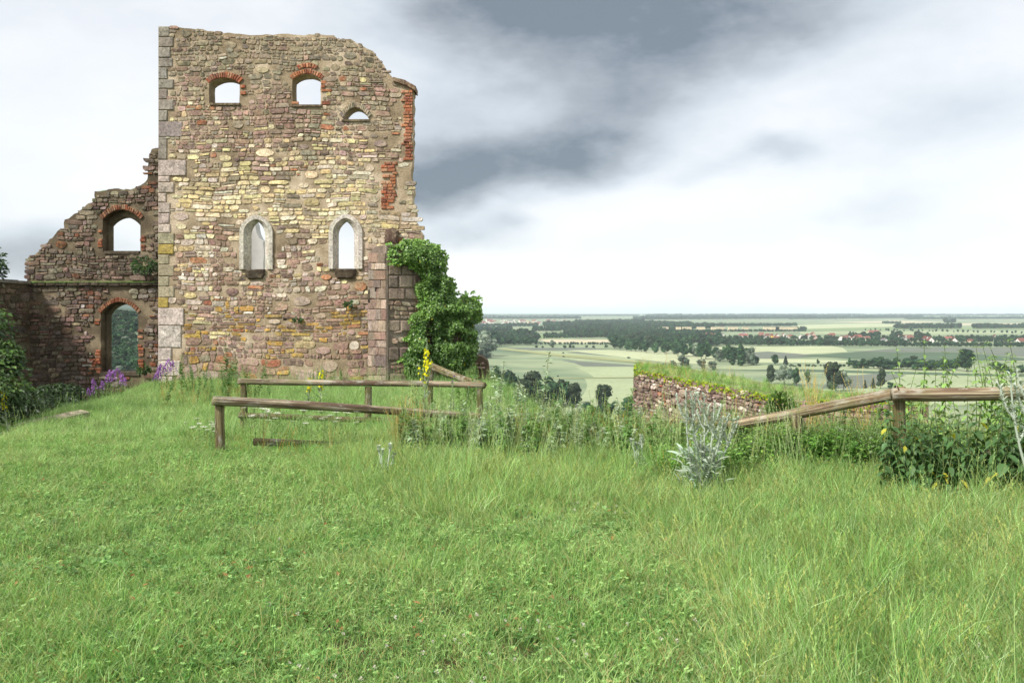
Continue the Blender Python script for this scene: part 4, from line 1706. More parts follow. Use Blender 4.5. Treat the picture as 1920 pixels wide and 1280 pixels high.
def trunk_mb(r, h=0.45, rad=0.025):
    mb = MB()
    c = lin(86, 74, 62)
    mb.tube([(0, 0, -.03), (.005, 0, h * .5), (0, .01, h)], [rad, rad * .8, rad * .5], 6, c)
    for k in range(4):
        a = 1.57 * k + r.uniform(-.5, .5)
        z = h * r.uniform(.5, .95)
        mb.tube([(0, 0, z), (math.cos(a) * .1, math.sin(a) * .1, z + .13), (math.cos(a) * .19, math.sin(a) * .19, z + .3)], [rad * .5, rad * .35, rad * .15], 4, c)
    return mb


DG = [lin(40, 64, 44), lin(52, 76, 50), lin(34, 52, 40), lin(60, 86, 54)]
MG = [lin(52, 80, 52), lin(66, 96, 60), lin(42, 64, 44), lin(78, 106, 68)]
GG = [lin(84, 100, 82), lin(102, 116, 98), lin(70, 86, 70), lin(116, 128, 108)]
TREE_KINDS = {}
rt = random.Random(61)
for kind, cols, nl, w_, zlo, zhi, th in (('oak', DG, 13, .95, .28, .9, .4), ('ash', MG, 12, .72, .25, .9, .4), ('willow', GG, 12, .95, .2, .85, .35),
                                         ('poplar', DG, 12, .24, .12, .95, .3), ('bush', DG, 8, 1.35, .15, .7, .2), ('spruce', [lin(44, 58, 46), lin(56, 70, 54)], 10, .42, .12, .9, .3),
                                         ('scrub', GG, 9, 1.2, .15, .75, .2), ('loose', [lin(50, 62, 46), lin(66, 78, 58), lin(42, 54, 40)], 14, .85, .2, .92, .45)):
    variants = []
    for q in range(2):
        if kind == 'spruce':
            L = [(0, 0, z, .26 * (1.02 - z) + .02, .12) for z in np.linspace(.14, .92, 9)]
        elif kind == 'poplar':
            L = [(rt.uniform(-.02, .02), rt.uniform(-.02, .02), z, .1 * math.sin(math.pi * (z * .8 + .15)) + .02, .12) for z in np.linspace(.12, .92, 9)]
        else:
            L = lobes_round(rt, nl, w_, zlo, zhi)
        cm = crown_mb(rt, L, cols, 420 if kind not in ('poplar',) else 260)
        variants.append((cm.mesh('crown', (0, 0, 0), False, TREE_LEAF), trunk_mb(rt, th).mesh('trunk', (0, 0, 0), False, TREE_BARK)))
    TREE_KINDS[kind] = variants

NAMES = {'oak': 'broadleaf_tree', 'ash': 'broadleaf_tree', 'willow': 'willow_tree', 'poplar': 'poplar_tree', 'bush': 'bush', 'spruce': 'spruce_tree', 'scrub': 'willow_bush', 'loose': 'broadleaf_tree'}
CATS = {'bush': 'bush', 'scrub': 'bush'}


def tree(kind, loc, h, label, group=None, wid=1.0, rz=None, r=rt):
    cm, tm = r.choice(TREE_KINDS[kind])
    o = thing(NAMES[kind], loc, label, CATS.get(kind, 'tree'), group)
    link('trunk', tm, o, loc)
    link('crown', cm, o, loc)
    o.scale = (h * wid, h * wid, h)
    o.rotation_euler = (0, 0, rz if rz is not None else r.uniform(0, 6.28))
    return o


def tree_px(kind, px, base, h_px, label, group=None, wid=1.0):
    p = on_plain(px, base)
    return tree(kind, p, h_px / F * p.y, label, group, wid)


# single trees and bushes that stand on their own
SINGLES = [
    ('poplar', 1389, 686, 40, 'slim dark poplar standing taller than the grove around it', 1.5),
    ('oak', 1813, 697, 43, 'big round dark tree standing at the right end of the long hedge', .95),
    ('bush', 1862, 690, 16, 'small round bush just right of the big round tree', .75),
    ('bush', 1880, 698, 22, 'rounded dark bush in the field at far right', .9),
    ('loose', 1131, 771, 50, 'single dark open-crowned tree alone in the nearest field', .85),
    ('bush', 1082, 757, 22, 'small dark bush left of the single field tree', .8),
    ('oak', 1187, 782, 46, 'dark leafy tree crowding against the bastion wall foot', 1.05),
    ('oak', 1418, 684, 16, 'small dense tree between poplar and field track', 1.1),
    ('oak', 1454, 684, 20, 'compact round tree left of the pale paddock', .85),
    ('spruce', 1473, 685, 18, 'narrow dark tree just right of the compact round one', 1.2),
    ('ash', 1534, 683, 10, 'tiny round tree by the hedge row gap', .9),
    ('ash', 1594, 687, 16, 'small tree at the left end of the long hedge', .8),
    ('willow', 1470, 722, 42, 'large grey green willow in the middle of the near tree group', .95),
    ('loose', 1446, 720, 36, 'dark tree on the left side of the near tree group', .75),
    ('ash', 1493, 724, 38, 'upright dark tree right of the grey willow', .7),
    ('ash', 1514, 720, 28, 'small slender tree at the right of the near tree group', .6),
    ('loose', 1560, 735, 56, 'tall dark feathery tree behind the dry grass stalks', .8),
    ('willow', 1582, 733, 42, 'grey green tree leaning beside the tall feathery tree', .75),
    ('spruce', 1622, 728, 16, 'tiny pointed conifer left of the tall narrow tree', .9),
    ('spruce', 1637, 728, 20, 'small dark conifer beside the tall narrow tree', 1.0),
    ('loose', 1651, 729, 40, 'tall narrow ragged tree above the sloping rail', .62),
    ('bush', 1672, 729, 16, 'low dark bush right of the tall narrow tree', .8),
    ('bush', 1764, 724, 9, 'tiny dark bush just above the horizontal rail', .8),
    ('bush', 1027, 706, 4, 'tiny bush speck left on the field verge', 1.0),
    ('bush', 1046, 706.5, 4, 'tiny bush speck right on the field verge', 1.0),
    ('bush', 1056, 662.5, 3.4, 'tiny dark bush in the pale strip, upper of two', 1.4),
    ('bush', 1057, 669.5, 3.4, 'tiny dark bush in the pale strip, lower of two', 1.4),
    ('bush', 1179, 672, 4, 'single dark bush in the pale crop left of the grove', 1.5),
    ('willow', 1035, 652, 16, 'grey green round tree in the low hedge under the cream field', .75),
    ('spruce', 1069, 652, 10, 'small dark pointed tree in the low hedge', 1.2),
    ('poplar', 1373, 684, 26, 'short poplar just left of the slim tall one', 1.8),
]
for kind, px, base, hp, lab, wd in SINGLES:
    tree_px(kind, px, base, hp, lab, None, wd)
# grey willows beside the ivy
for px, base, hp, kind in ((893, 668, 44, 'willow'), (906, 672, 40, 'scrub'), (915, 668, 46, 'willow'), (890, 690, 50, 'willow'), (926, 650, 30, 'oak'), (908, 652, 34, 'willow'), (940, 650, 22, 'oak')):
    tree_px(kind, px, base, hp, 'grey green willow in the clump just right of the ivy' if kind != 'oak' else 'dark tree at the back of the willow clump right of the ivy', 'clump of trees right of the ivy')
# rounded bushes over the bastion top
for px, base, hp in ((1262, 692, 20), (1284, 686, 26), (1316, 691, 20), (1336, 694, 20), (1246, 690, 11)):
    tree_px('scrub', px, base, hp, 'rounded grey bush rising just above the bastion top', 'grey bushes above the bastion', .9)
# grove of tall trees
for i in range(26):
    f = i / 25
    px = 1150 + 260 * f + rt.uniform(-5, 5)
    base = 655 + 30 * f ** 1.15 + rt.uniform(-3, 1.5)
    tree_px(rt.choice(('oak', 'ash', 'ash', 'willow', 'oak')), px, base, rt.uniform(24, 36) * (.75 + .35 * f), 'tall tree in the diagonal grove across the middle plain', 'trees of the diagonal grove', rt.uniform(.8, 1.05))
# long hedge of trees
for i in range(22):
    px = 1602 + 190 * i / 21 + rt.uniform(-3, 3)
    tree_px(rt.choice(('oak', 'loose', 'bush', 'ash', 'oak')), px, 690 + 5 * i / 21 + rt.uniform(-1.5, 1), rt.uniform(17, 26), 'dark tree in the long hedge left of the big round tree', 'trees of the long hedge', rt.uniform(.9, 1.3))
# dark trees below the hill crest
for i in range(22):
    px = 924 + 162 * i / 21 + rt.uniform(-4, 4)
    hp = rt.uniform(42, 64) * (1.15 - .35 * i / 21)
    tree_px(rt.choice(('loose', 'oak', 'loose', 'ash')), px, 760 + rt.uniform(-6, 6), hp, 'dark tree in the row below the hill crest', 'trees at the foot of the hill', rt.uniform(.7, 1.0))
for px, base, hp in ((1120, 792, 36), (1150, 790, 40), (1172, 800, 44), (1100, 788, 34), (1200, 796, 40)):
    tree_px('oak', px, base, hp, 'leafy tree at the hill foot left of the bastion', 'trees at the foot of the hill')
# low bushes along the field edge
for i in range(16):
    px = 1480 + 110 * i / 15 + rt.uniform(-3, 3)
    tree_px('bush', px, 687 + rt.uniform(-1, 1), rt.uniform(4, 8), 'low bush in the thin hedgerow left of the long hedge', 'bushes of the thin hedgerow')
for i in range(9):
    tree_px('bush', 1002 + 150 * i / 8 + rt.uniform(-5, 5), 652 + rt.uniform(-.6, .6), rt.uniform(5, 8), 'low bush under the cream stubble field', 'bushes under the cream field')
for px, hp in ((1895, 14), (1912, 22), (1930, 20)):
    tree_px('bush', px, 702, hp, 'dark hedge bush at the right edge of the plain', 'bushes at the right edge', .9)

# a row of tiny trees along the far lane
for i in range(34):
    px = 1622 + 300 * i / 33 + rt.uniform(-4, 4)
    tree_px('oak', px, 619.5 + 6 * i / 33 + rt.uniform(-.5, .5), rt.uniform(3.4, 6), 'tiny round tree in the row along the far lane', 'trees along the far lane', 1.0)

# woods and tree belts too dense to count
WOOD = proto_collection('wood_trees', [bpy.data.objects.new('wood_tree_%s' % k, TREE_KINDS[k][q][0]) for k in ('ash', 'loose', 'oak', 'willow') for q in (0, 1)])
# collection order is by name: ash, ash.001, loose, loose.001, oak, oak.001, willow, willow.001


def belt(lab, spec, r=rt):
    pts, rot, scl, pk = [], [], [], []
    for (x0, b0, x1, b1, hp, rows, dep, mixw) in spec:
        p0, p1 = on_plain(x0, b0), on_plain(x1, b1)
        L = (p1 - p0).length
        h0 = hp / F * (p0.y + p1.y) / 2
        step = max(h0 * .42, 5)
        for j in range(rows):
            n = int(L / step)
            for i in range(n):
                f = (i + r.random()) / n
                p = p0.lerp(p1, f)
                dd = j * dep / max(rows, 1) + r.uniform(-.3, .3) * dep / max(rows, 1)
                p = p * 1.0
                p.y += dd
                p.x += dd * (p.x / p.y)
                h = h0 * r.uniform(.7, 1.12) * (0.85 + .3 * vnoise(np.array([p.x]), np.array([p.y]), 1 / (h0 * 6), 8)[0])
                pts.append((p.x, p.y, PLAIN))
                rot.append((0, 0, r.uniform(0, 6.28)))
                wq = h * r.uniform(.85, 1.15)
                scl.append((wq, wq, h))
                pk.append(r.choice(mixw))
    return scatter('woodland', pts, rot, scl, pk, WOOD, lab, 'wood')


DK = (0, 2, 3, 4, 5, 4, 5, 1)
belt('dark wood between the far town and the middle fields', [
    (880, 648, 1004, 647, 15, 4, 160, DK), (890, 640, 1010, 637, 12, 4, 200, DK), (1000, 622, 1180, 619, 10, 3, 200, DK), (880, 625, 960, 622, 10, 4, 260, DK),
    (1020, 634.5, 1180, 633, 9, 3, 150, DK), (1060, 627, 1190, 625, 8, 3, 180, DK), (1145, 652, 1240, 650, 20, 4, 180, DK), (1150, 641, 1260, 639, 12, 3, 200, DK),
    (1060, 632, 1350, 631, 12, 4, 200, DK), (1180, 643, 1350, 642, 15, 4, 180, DK), (880, 634, 1000, 632, 13, 4, 200, DK), (880, 641, 1008, 640, 12, 3, 160, DK), (1000, 646, 1150, 646.5, 5, 2, 40, DK)])
belt('broad dark wood on the plain left of the apartment blocks', [
    (1020, 614, 1300, 611, 9, 5, 500, DK), (1080, 617, 1340, 617, 10, 4, 300, DK), (1080, 607.5, 1210, 606, 8, 3, 500, DK), (1180, 622, 1300, 620, 9, 3, 250, DK), (880, 613, 1010, 612, 6, 3, 300, DK)])
belt('dark tree belt in front of the red roofed village', [
    (1225, 648, 1345, 650, 18, 3, 120, DK), (1320, 648, 1480, 648, 13, 4, 150, DK), (1480, 648.5, 1700, 650, 11, 3, 110, DK), (1700, 650, 1950, 651, 10, 2, 80, DK)])
belt('tree belt between the village roofs', [
    (1335, 637, 1960, 638, 9, 1, 200, DK), (1580, 641, 1950, 642, 8, 1, 60, DK), (1590, 633, 1650, 633, 10, 2, 60, DK), (1668, 634, 1690, 634, 14, 2, 50, DK), (1720, 636, 1742, 636, 14, 2, 50, DK), (1800, 640, 1960, 640, 12, 2, 60, DK)])
belt('line of trees around the pale apartment blocks', [
    (1220, 622.5, 1510, 622, 5, 2, 60, DK), (1490, 619.5, 1512, 619.5, 7, 2, 60, DK), (1225, 613, 1495, 611.5, 6, 3, 300, DK)])
belt('hazy grove beyond the far lane', [
    (1678, 617, 1800, 616.5, 11, 3, 120, DK), (1825, 616.5, 1960, 615.5, 9, 3, 140, DK), (1655, 607, 1690, 607, 5, 2, 200, DK), (1770, 606, 1792, 606, 9, 2, 150, DK)])
belt('bluish woods along the horizon', [
    (880, 598.5, 1090, 598, 5, 3, 900, DK), (1190, 600, 1490, 598, 6, 4, 1200, DK), (1480, 599, 1730, 596.5, 6, 4, 1500, DK), (1700, 599, 1960, 598, 5, 3, 1000, DK), (1210, 594, 1620, 592.5, 5, 2, 2200, DK), (1600, 593, 1960, 592, 4, 2, 2500, DK), (880, 593.5, 1200, 592.5, 3, 2, 2500, DK)])

# the wooded hillside seen through the lower arch
def hill_wood():
    r = random.Random(67)
    pts, rot, scl, pk = [], [], [], []
    n = 0
    while n < 3600:
        x, y = r.uniform(-640, -130), r.uniform(330, 1050)
        z = gz(x, y)
        px = 960 + x / y * F
        if z < PLAIN + 3 or not (60 < px < 420):
            continue
        h = r.uniform(9, 14)
        pts.append((x, y, z - 2))
        rot.append((0, 0, r.uniform(0, 6.28)))
        scl.append((h * 1.05, h * 1.05, h))
        pk.append(r.choice((0, 1, 4, 5, 6, 2, 4, 5)))
        n += 1
    scatter('woodland', pts, rot, scl, pk, WOOD, 'dense wooded hillside seen through the lower arch', 'wood')


hill_wood()

# ------------------------------------------------------------------ houses
WALL_MAT = attr_material('house_render', .85, .2, .06, .4, .08)
ROOF_MAT = attr_material('roof_tiles', .85, .2, .22, .6, .15)
GLASS_MAT = plain_material('dark_window', lin(52, 58, 64), .15, .5, .05)


def house_meshes(L, W, H, R, wall, roof, chim=True):
    wm = MB()
    x, y = L / 2, W / 2
    b = wm.idx([(-x, -y, -1), (x, -y, -1), (x, y, -1), (-x, y, -1), (-x, -y, H), (x, -y, H), (x, y, H), (-x, y, H), (-x, 0, H + R - .1), (x, 0, H + R - .1)])
    for q in ((0, 1, 5, 4), (2, 3, 7, 6), (1, 2, 6, 9, 5), (3, 0, 4, 8, 7)):
        wm.tri([b + k for k in q], wall)
    rm = MB()
    o = .5
    for s in (-1, 1):
        e = y + o
        z0 = H - o * R / y
        p = [(-x - o, s * e, z0), (x + o, s * e, z0), (x + o, 0, H + R), (-x - o, 0, H + R)]
        q = [(a, c, d + .3) for a, c, d in p]
        bb = rm.idx(p + q)
        for f in ((0, 1, 2, 3), (4, 5, 6, 7), (0, 1, 5, 4), (1, 2, 6, 5), (3, 0, 4, 7)):
            rm.tri([bb + k for k in f], roof)
    cm = MB()
    cm.box((x * .3, -.4, H + R * .6), (x * .3 + .8, .4, H + R + 1.1), lin(150, 96, 80))
    win = MB()
    for s in (-1, 1):
        for k in range(3):
            cx = -x + L * (k + .5) / 3
            for z in (1.0, 3.6):
                if z + 1.3 < H:
                    win.box((cx - .55, s * y - .04, z), (cx + .55, s * y + .04, z + 1.3), (1, 1, 1))
        for cy in (-W / 4, W / 4):
            win.box((s * x - .04, cy - .5, 1.0), (s * x + .04, cy + .5, 2.3), (1, 1, 1))
        win.box((s * x - .04, -.5, H - .3), (s * x + .04, .5, H + 1), (1, 1, 1))
    return wm.mesh('walls', mat=WALL_MAT), rm.mesh('roof', mat=ROOF_MAT), cm.mesh('chimney', mat=ROOF_MAT), win.mesh('windows', mat=GLASS_MAT)


WH, CR, YE, PK = lin(226, 222, 214), lin(220, 206, 178), lin(214, 178, 96), lin(214, 186, 172)
RD, BR, DB, GR_ = lin(126, 80, 70), lin(116, 80, 70), lin(104, 62, 54), lin(108, 104, 104)
HOUSE = {}
for key, wall, roof, dims in (('white_red', WH, RD, (12, 9, 5.5, 4)), ('cream_red', CR, RD, (13, 9, 5, 4.2)), ('white_brown', WH, BR, (11, 9, 5.5, 4.4)), ('pink_red', PK, BR, (12, 8.5, 5, 4)),
                              ('white_grey', WH, GR_, (12, 9, 5.5, 3.6)), ('white_tall', WH, DB, (11, 9, 6, 5.2)), ('barn', CR, RD, (24, 11, 5, 4.5))):
    HOUSE[key] = house_meshes(*dims, wall, roof)


def house(key, px, base, rz, label, group=None, sc=1.0):
    p = on_plain(px, base)
    o = thing('house', p, label, 'house', group)
    wm, rm, cm, wi = HOUSE[key]
    wl = link('walls', wm, o, p)
    link('windows', wi, o, p)
    rf = link('roof', rm, o, p)
    link('chimney', cm, rf, p)
    o.rotation_euler = (0, 0, rz)
    o.scale = (sc, sc, sc)
    return o


rh = random.Random(71)
for px, base, key, rz, lab, sc in ((1744, 645.5, 'white_tall', 1.4, 'white gabled house facing the plain among village trees', 1.35), (1789, 645, 'white_tall', 1.2, 'smaller white gabled house right of the pair', 1.2), (1736, 640, 'white_tall', 1.7, 'white gable peeping out behind the bigger white house', 1.1),
                                   (1579, 640, 'white_brown', .9, 'white house with brown roof at the left of the village edge', 1.3), (1705, 639, 'white_brown', .2, 'long white house with dull roof beside a tall tree', 1.4), (1865, 639, 'white_tall', 1.3, 'white steep-gabled house near the right end of the village', 1.25),
                                   (1915, 646, 'white_red', .1, 'white house with red roof at the far right edge', 1.4), (1780, 638, 'barn', .05, 'long red roofed barn above the white houses', 1.0), (1819, 642, 'barn', .1, 'low red roofed barn in the right village trees', .8), (1847, 640, 'cream_red', .3, 'red roofed house between the barn and the steep gable', 1.1),
                                   (1638, 627, 'barn', .02, 'long barn with dull red roof between two tree clumps', 1.3)):
    house(key, px, base, rz, lab, None, sc)
for i in range(40):
    px = rh.uniform(1318, 1560) if i < 28 else rh.uniform(1580, 1730)
    base = rh.uniform(629, 638) if i < 28 else rh.uniform(636, 643)
    key = rh.choice(('white_red', 'cream_red', 'pink_red', 'white_red', 'white_brown', 'white_grey'))
    house(key, px, base, rh.uniform(-.5, .5) + rh.choice((0, 1.57)), 'small %s house among the village roofs' % {'white_red': 'white red-roofed', 'cream_red': 'cream red-roofed', 'pink_red': 'pinkish brown-roofed', 'white_brown': 'white brown-roofed', 'white_grey': 'white grey-roofed'}[key], 'village houses with ' + key.split('_')[1] + ' roofs and ' + key.split('_')[0] + ' walls', rh.uniform(.95, 1.3))
for i in range(70):
    px = rh.uniform(880, 1062)
    base = rh.uniform(601.5, 609.5)
    key = rh.choice(('white_red', 'cream_red', 'white_red', 'white_brown', 'white_grey'))
    house(key, px, base, rh.uniform(-.5, .5) + rh.choice((0, 1.57)), 'tiny house in the far town left on the horizon', 'houses of the far town', rh.uniform(1.0, 1.7))


def church(px, base, label, wall, roof, sc):
    p = on_plain(px, base)
    o = thing('church', p, label, 'church')
    wm, rm, cm, wi = house_meshes(18, 10, 8, 5.5, wall, roof)
    link('nave', wm, o, p)
    link('roof', rm, o, p)
    link('windows', wi, o, p)
    t = MB()
    t.box((-13.5, -2.6, -1), (-8.6, 2.6, 15), wall)
    build_local(t, 'tower', WALL_MAT, o)
    s = MB()
    b = s.idx([(-14, -3, 15), (-8.1, -3, 15), (-8.1, 3, 15), (-14, 3, 15), (-11.05, 0, 21)])
    for k in range(4):
        s.tri((b + k, b + (k + 1) % 4, b + 4), roof)
    build_local(s, 'spire', ROOF_MAT, o)
    o.scale = (sc, sc, sc)
    o.rotation_euler = (0, 0, .2)


church(1456, 641, 'yellow church with red roof standing above the village trees', YE, RD, .95)
church(918, 606, 'pale church tower rising from the far town', WH, RD, 1.7)


ORD = iter('leftmost;second from left;third from left;fourth from left;fifth from left;sixth from left;sixth from right;fifth from right;fourth from right;third from right;second from right;rightmost'.split(';'))


def block(px, base, L, label):
    p = on_plain(px, base)
    o = thing('apartment_block', p, label, 'apartment block', 'pale apartment blocks in a row')
    b = MB()
    b.box((-L / 2, -6, -1), (L / 2, 6, 15), lin(218, 202, 168))
    build_local(b, 'walls', WALL_MAT, o)
    rf = MB()
    rf.box((-L / 2 - .4, -6.4, 15), (L / 2 + .4, 6.4, 15.8), lin(150, 140, 130))
    build_local(rf, 'roof', ROOF_MAT, o)
    for fl in range(4):
        wb = MB()
        for k in range(int(L / 4.2)):
            x = -L / 2 + 2.4 + k * 4.2
            wb.box((x - .9, -6.05, fl * 3.6 + 1.3), (x + .9, -5.95, fl * 3.6 + 2.8), (1, 1, 1))
        build_local(wb, 'window_row', GLASS_MAT, o)


for px, L in ((1244, 32), (1272, 16), (1283, 12), (1292, 14), (1314, 26), (1338, 16), (1352, 22), (1374, 32), (1398, 22), (1446, 52), (1464, 40), (1486, 30)):
    block(px, 621, L, 'flat roofed pale apartment block above the village, %s of the row' % next(ORD))

# ------------------------------------------------------------------ timber fences
LOG_BROWN = wood_material('weathered_log', lin(142, 126, 106), lin(188, 172, 148), lin(84, 64, 50), lin(118, 116, 80))
LOG_GREEN = wood_material('mossy_log', lin(112, 102, 72), lin(138, 126, 94), lin(78, 62, 44), lin(92, 98, 54))
LOG_BIG = wood_material('barked_log', lin(138, 122, 98), lin(180, 164, 136), lin(98, 76, 60), lin(118, 116, 76))


def log_mb(p0, p1, r0, r1, r, n=12, seg=10, wob=.012, cut=None):
    mb = MB()
    p0, p1 = Vector(p0), Vector(p1)
    d = (p1 - p0)
    L = d.length
    d.normalize()
    ref = Vector((0, 0, 1)) if abs(d.z) < .8 else Vector((1, 0, 0))
    u = d.cross(ref).normalized()
    v = u.cross(d)
    mb.g = []
    seed = r.uniform(0, 50)
    rings = []
    ph = [r.uniform(0, 6.28) for _ in range(4)]
    fs = [0, .012] + [(i + 1) / (seg) for i in range(seg - 1)] + [.988, 1]
    for i, f in enumerate(fs):
        c = p0 + d * L * f + u * wob * math.sin(f * 5 + ph[0]) + v * wob * math.sin(f * 4 + ph[1])
        rad = (r0 + (r1 - r0) * f) * (.93 if i in (0, len(fs) - 1) else 1.0)
        rings.append(mb.idx([c + (u * math.cos(2 * math.pi * k / n) + v * math.sin(2 * math.pi * k / n)) * rad * (1 + .035 * math.sin(3 * 2 * math.pi * k / n + ph[2] + f * 3) + r.uniform(-.02, .02)) for k in range(n)]))
        for k in range(n):
            a = 2 * math.pi * k / n
            mb.g.append((seed + f * L, math.cos(a) * .12 + seed, math.sin(a) * .12))
    for i in range(len(rings) - 1):
        for k in range(n):
            k2 = (k + 1) % n
            mb.tri((rings[i] + k, rings[i] + k2, rings[i + 1] + k2, rings[i + 1] + k), (1, 1, 1))
    mb.tri([rings[0] + k for k in range(n)][::-1], (1, 1, 1))
    mb.tri([rings[-1] + k for k in range(n)], (1, 1, 1))
    return mb


rf_ = random.Random(83)


def rail(root, a, b, ra, rb, mat, name='rail', **kw):
    return log_mb(a, b, ra, rb, rf_, **kw).build(name, mat, root, origin=Vector(a), smooth=True)


def post(root, top, rad, mat, depth=.35, bottom=None):
    z = gz(top.x, top.y) - depth if bottom is None else bottom
    o = log_mb((top.x, top.y, z), top, rad * 1.03, rad, rf_, seg=6, wob=.006).build('post', mat, root, origin=Vector((top.x, top.y, z)), smooth=True)
    return o


fa = thing('log_fence', (P(413, 850, 8.9).x, 8.9, 0), 'low brown log fence nearest the viewer on the left, one thick rail on round posts', 'fence')
rail(fa, P(399, 752.5, 8.85), P(902, 779, 10.6), .053, .047, LOG_BROWN, seg=14)
post(fa, P(413, 759, 8.95), .052, LOG_GREEN)
post(fa, P(754, 772, 10.05), .055, LOG_GREEN)
post(fa, P(892, 783, 10.6), .052, LOG_GREEN)
rail(fa, P(476, 827, 9.2), P(692, 838, 9.9), .045, .045, LOG_GREEN, name='lower_rail', wob=.004)

fb = thing('log_fence', (P(457, 810, 11.9).x, 11.9, 0), 'farther log fence of two mossy rails in front of the tall wall', 'fence')
rail(fb, P(446, 713, 11.85), P(908, 723.5, 12.5), .047, .047, LOG_BROWN, seg=14)
rail(fb, P(447, 780, 11.85), P(762, 787, 12.25), .044, .044, LOG_GREEN, name='lower_rail')
post(fb, P(458, 719, 11.9), .052, LOG_GREEN)
post(fb, P(690, 725, 12.2), .054, LOG_GREEN)
post(fb, P(899, 729, 12.5), .05, LOG_GREEN)

fd = thing('log_fence', P(806, 730, 15.5), 'broken sloping rail on a short post in front of the ivy', 'fence')
rail(fd, P(806, 687, 15.6), P(906, 722, 13.6), .072, .062, LOG_GREEN)
post(fd, P(807, 694, 15.7), .055, LOG_GREEN)

fc = thing('log_fence', P(1687, 790, 7.3), 'thick round log fence at the right with a rail sloping down to the left', 'fence')
rail(fc, P(1672, 736.5, 7.26), P(2190, 738, 6.9), .060, .064, LOG_BIG, seg=14)
rail(fc, P(1700, 737, 7.38), P(1368, 795.5, 8.4), .056, .054, LOG_BIG, name='sloping_rail', seg=12)
rail(fc, P(1392, 797, 8.5), P(1262, 786, 9.3), .05, .046, LOG_GREEN, name='sloping_rail', seg=6)
post(fc, P(1687, 744, 7.34), .055, LOG_GREEN)
post(fc, P(1494, 778, 7.9), .050, LOG_GREEN)
post(fc, P(2150, 748, 6.95), .055, LOG_GREEN)
post(fc, P(1376, 798, 8.55), .045, LOG_GREEN)
rail(fc, P(1836, 853, 7.05), P(2140, 875, 6.75), .045, .05, LOG_GREEN, name='lower_rail', seg=6)
# the iron band round the rail joint
mb = MB()
q0, q1 = P(1680, 736.6, 7.262), P(1683, 736.6, 7.26)
mb.tube([q0, q1], .0655, 14, lin(70, 56, 44), caps=False)
mb.build('band', attr_material('dark_band'), fc)

# ------------------------------------------------------------------ plants
STEM_MAT = attr_material('plant_stem', .7, .3, .1)
WOOLLY = leaf_material('woolly_leaf', .2, .8, .15, .12, tcol=(1.05, 1.05, .9))
PETAL = leaf_material('petal', .35, .6, .2, .1, tcol=(1, 1, 1))
NETTLE = leaf_material('nettle_leaf', .28, .5, .3, .22)
rp = random.Random(89)


def broad_leaf(L, W, col, r, fold=.18, curl=.25):
    """leaf along +x from the origin: two rows of side vertices, raised margins, drooping tip"""
    mb = MB()
    prof = [(0, .04), (.16, .62), (.4, 1.0), (.68, .72), (.88, .3)]
    z = lambda f: -curl * L * f * f
    ids = []
    for f, w_ in prof:
        ids.append(mb.idx([(L * f, -W * .5 * w_, z(f) + W * fold * w_), (L * f, 0, z(f)), (L * f, W * .5 * w_, z(f) + W * fold * w_)]))
    t = mb.idx([(L, 0, z(1))])
    for a, b in zip(ids[:-1], ids[1:]):
        mb.tri((a, b, b + 1, a + 1), vary(col, .06, r))
        mb.tri((a + 1, b + 1, b + 2, a + 2), vary(col, .06, r))
    mb.tri((ids[-1], t, ids[-1] + 1), col)
    mb.tri((ids[-1] + 1, t, ids[-1] + 2), col)
    return mb


LEAF_ME = {}


def leaf_mesh(key, L, W, col, mat, n=3, **kw):
    if key not in LEAF_ME:
        LEAF_ME[key] = [broad_leaf(L * rp.uniform(.9, 1.1), W * rp.uniform(.75, 1.1), vary(col, .16, rp), rp, **kw).mesh('leaf', (0, 0, 0), True, mat) for _ in range(n)]
    return rp.choice(LEAF_ME[key])


def add_leaf(root, me, at, az_, tilt, sc=1.0, roll=0.0):
    o = bpy.data.objects.new('leaf', me)
    C.objects.link(o)
    o.parent = root
    o.location = at
    o.rotation_euler = (roll, tilt, az_)
    o.scale = (sc, sc, sc)
    return o


def curve_stem(h, lean, r, n=7, wob=.02):
    a = r.uniform(0, 6.28)
    ph = r.uniform(0, 6.28)
    return [Vector((math.cos(a) * lean * h * (i / n) ** 1.6 + wob * h * math.sin(3 * i / n + ph), math.sin(a) * lean * h * (i / n) ** 1.6 + wob * h * math.cos(3 * i / n + ph), h * i / n)) for i in range(n + 1)]


def along(pts, f):
    x = f * (len(pts) - 1)
    i = min(int(x), len(pts) - 2)
    return pts[i].lerp(pts[i + 1], x - i)


def make_nettle(h, r, dark=True, yellow=1):
    root = thing('nettle', (0, 0, 0), 'nettle', 'nettle')
    pts = curve_stem(h, .16, r)
    mb = MB()
    mb.tube([p - Vector((0, 0, .05)) if i == 0 else p for i, p in enumerate(pts)], [.006 - .0005 * i for i in range(len(pts))], 5, lin(92, 104, 60))
    build_local(mb, 'stem', STEM_MAT, root)
    n = int(h / .07)
    a = r.uniform(0, 6.28)
    yl = set(r.sample(range(n), min(yellow, n)))
    key = 'nettle_dark' if dark else 'nettle_light'
    col = lin(82, 114, 68) if dark else lin(128, 160, 88)
    for i in range(n):
        f = (i + 1.2) / (n + .6)
        p = along(pts, min(f, .99))
        s = (.55 + .75 * math.sin(math.pi * min(f * .9 + .12, 1))) * (.92 if dark else .85)
        a += 1.57 + r.uniform(-.25, .25)
        for q in range(2 if f < .93 else 4):
            me = leaf_mesh(key, .098, .05, col, NETTLE, 7)
            if i in yl and q == 0:
                me = leaf_mesh('nettle_yellow', .095, .05, lin(196, 190, 72), NETTLE, 2)
            add_leaf(root, me, p, a + (math.pi if q % 2 else 0) + (1.57 if q > 1 else 0) + r.uniform(-.2, .2), r.uniform(-.1, .75) if f < .9 else r.uniform(-.6, .1), s * r.uniform(.8, 1.15), r.uniform(-.3, .3))
    return root


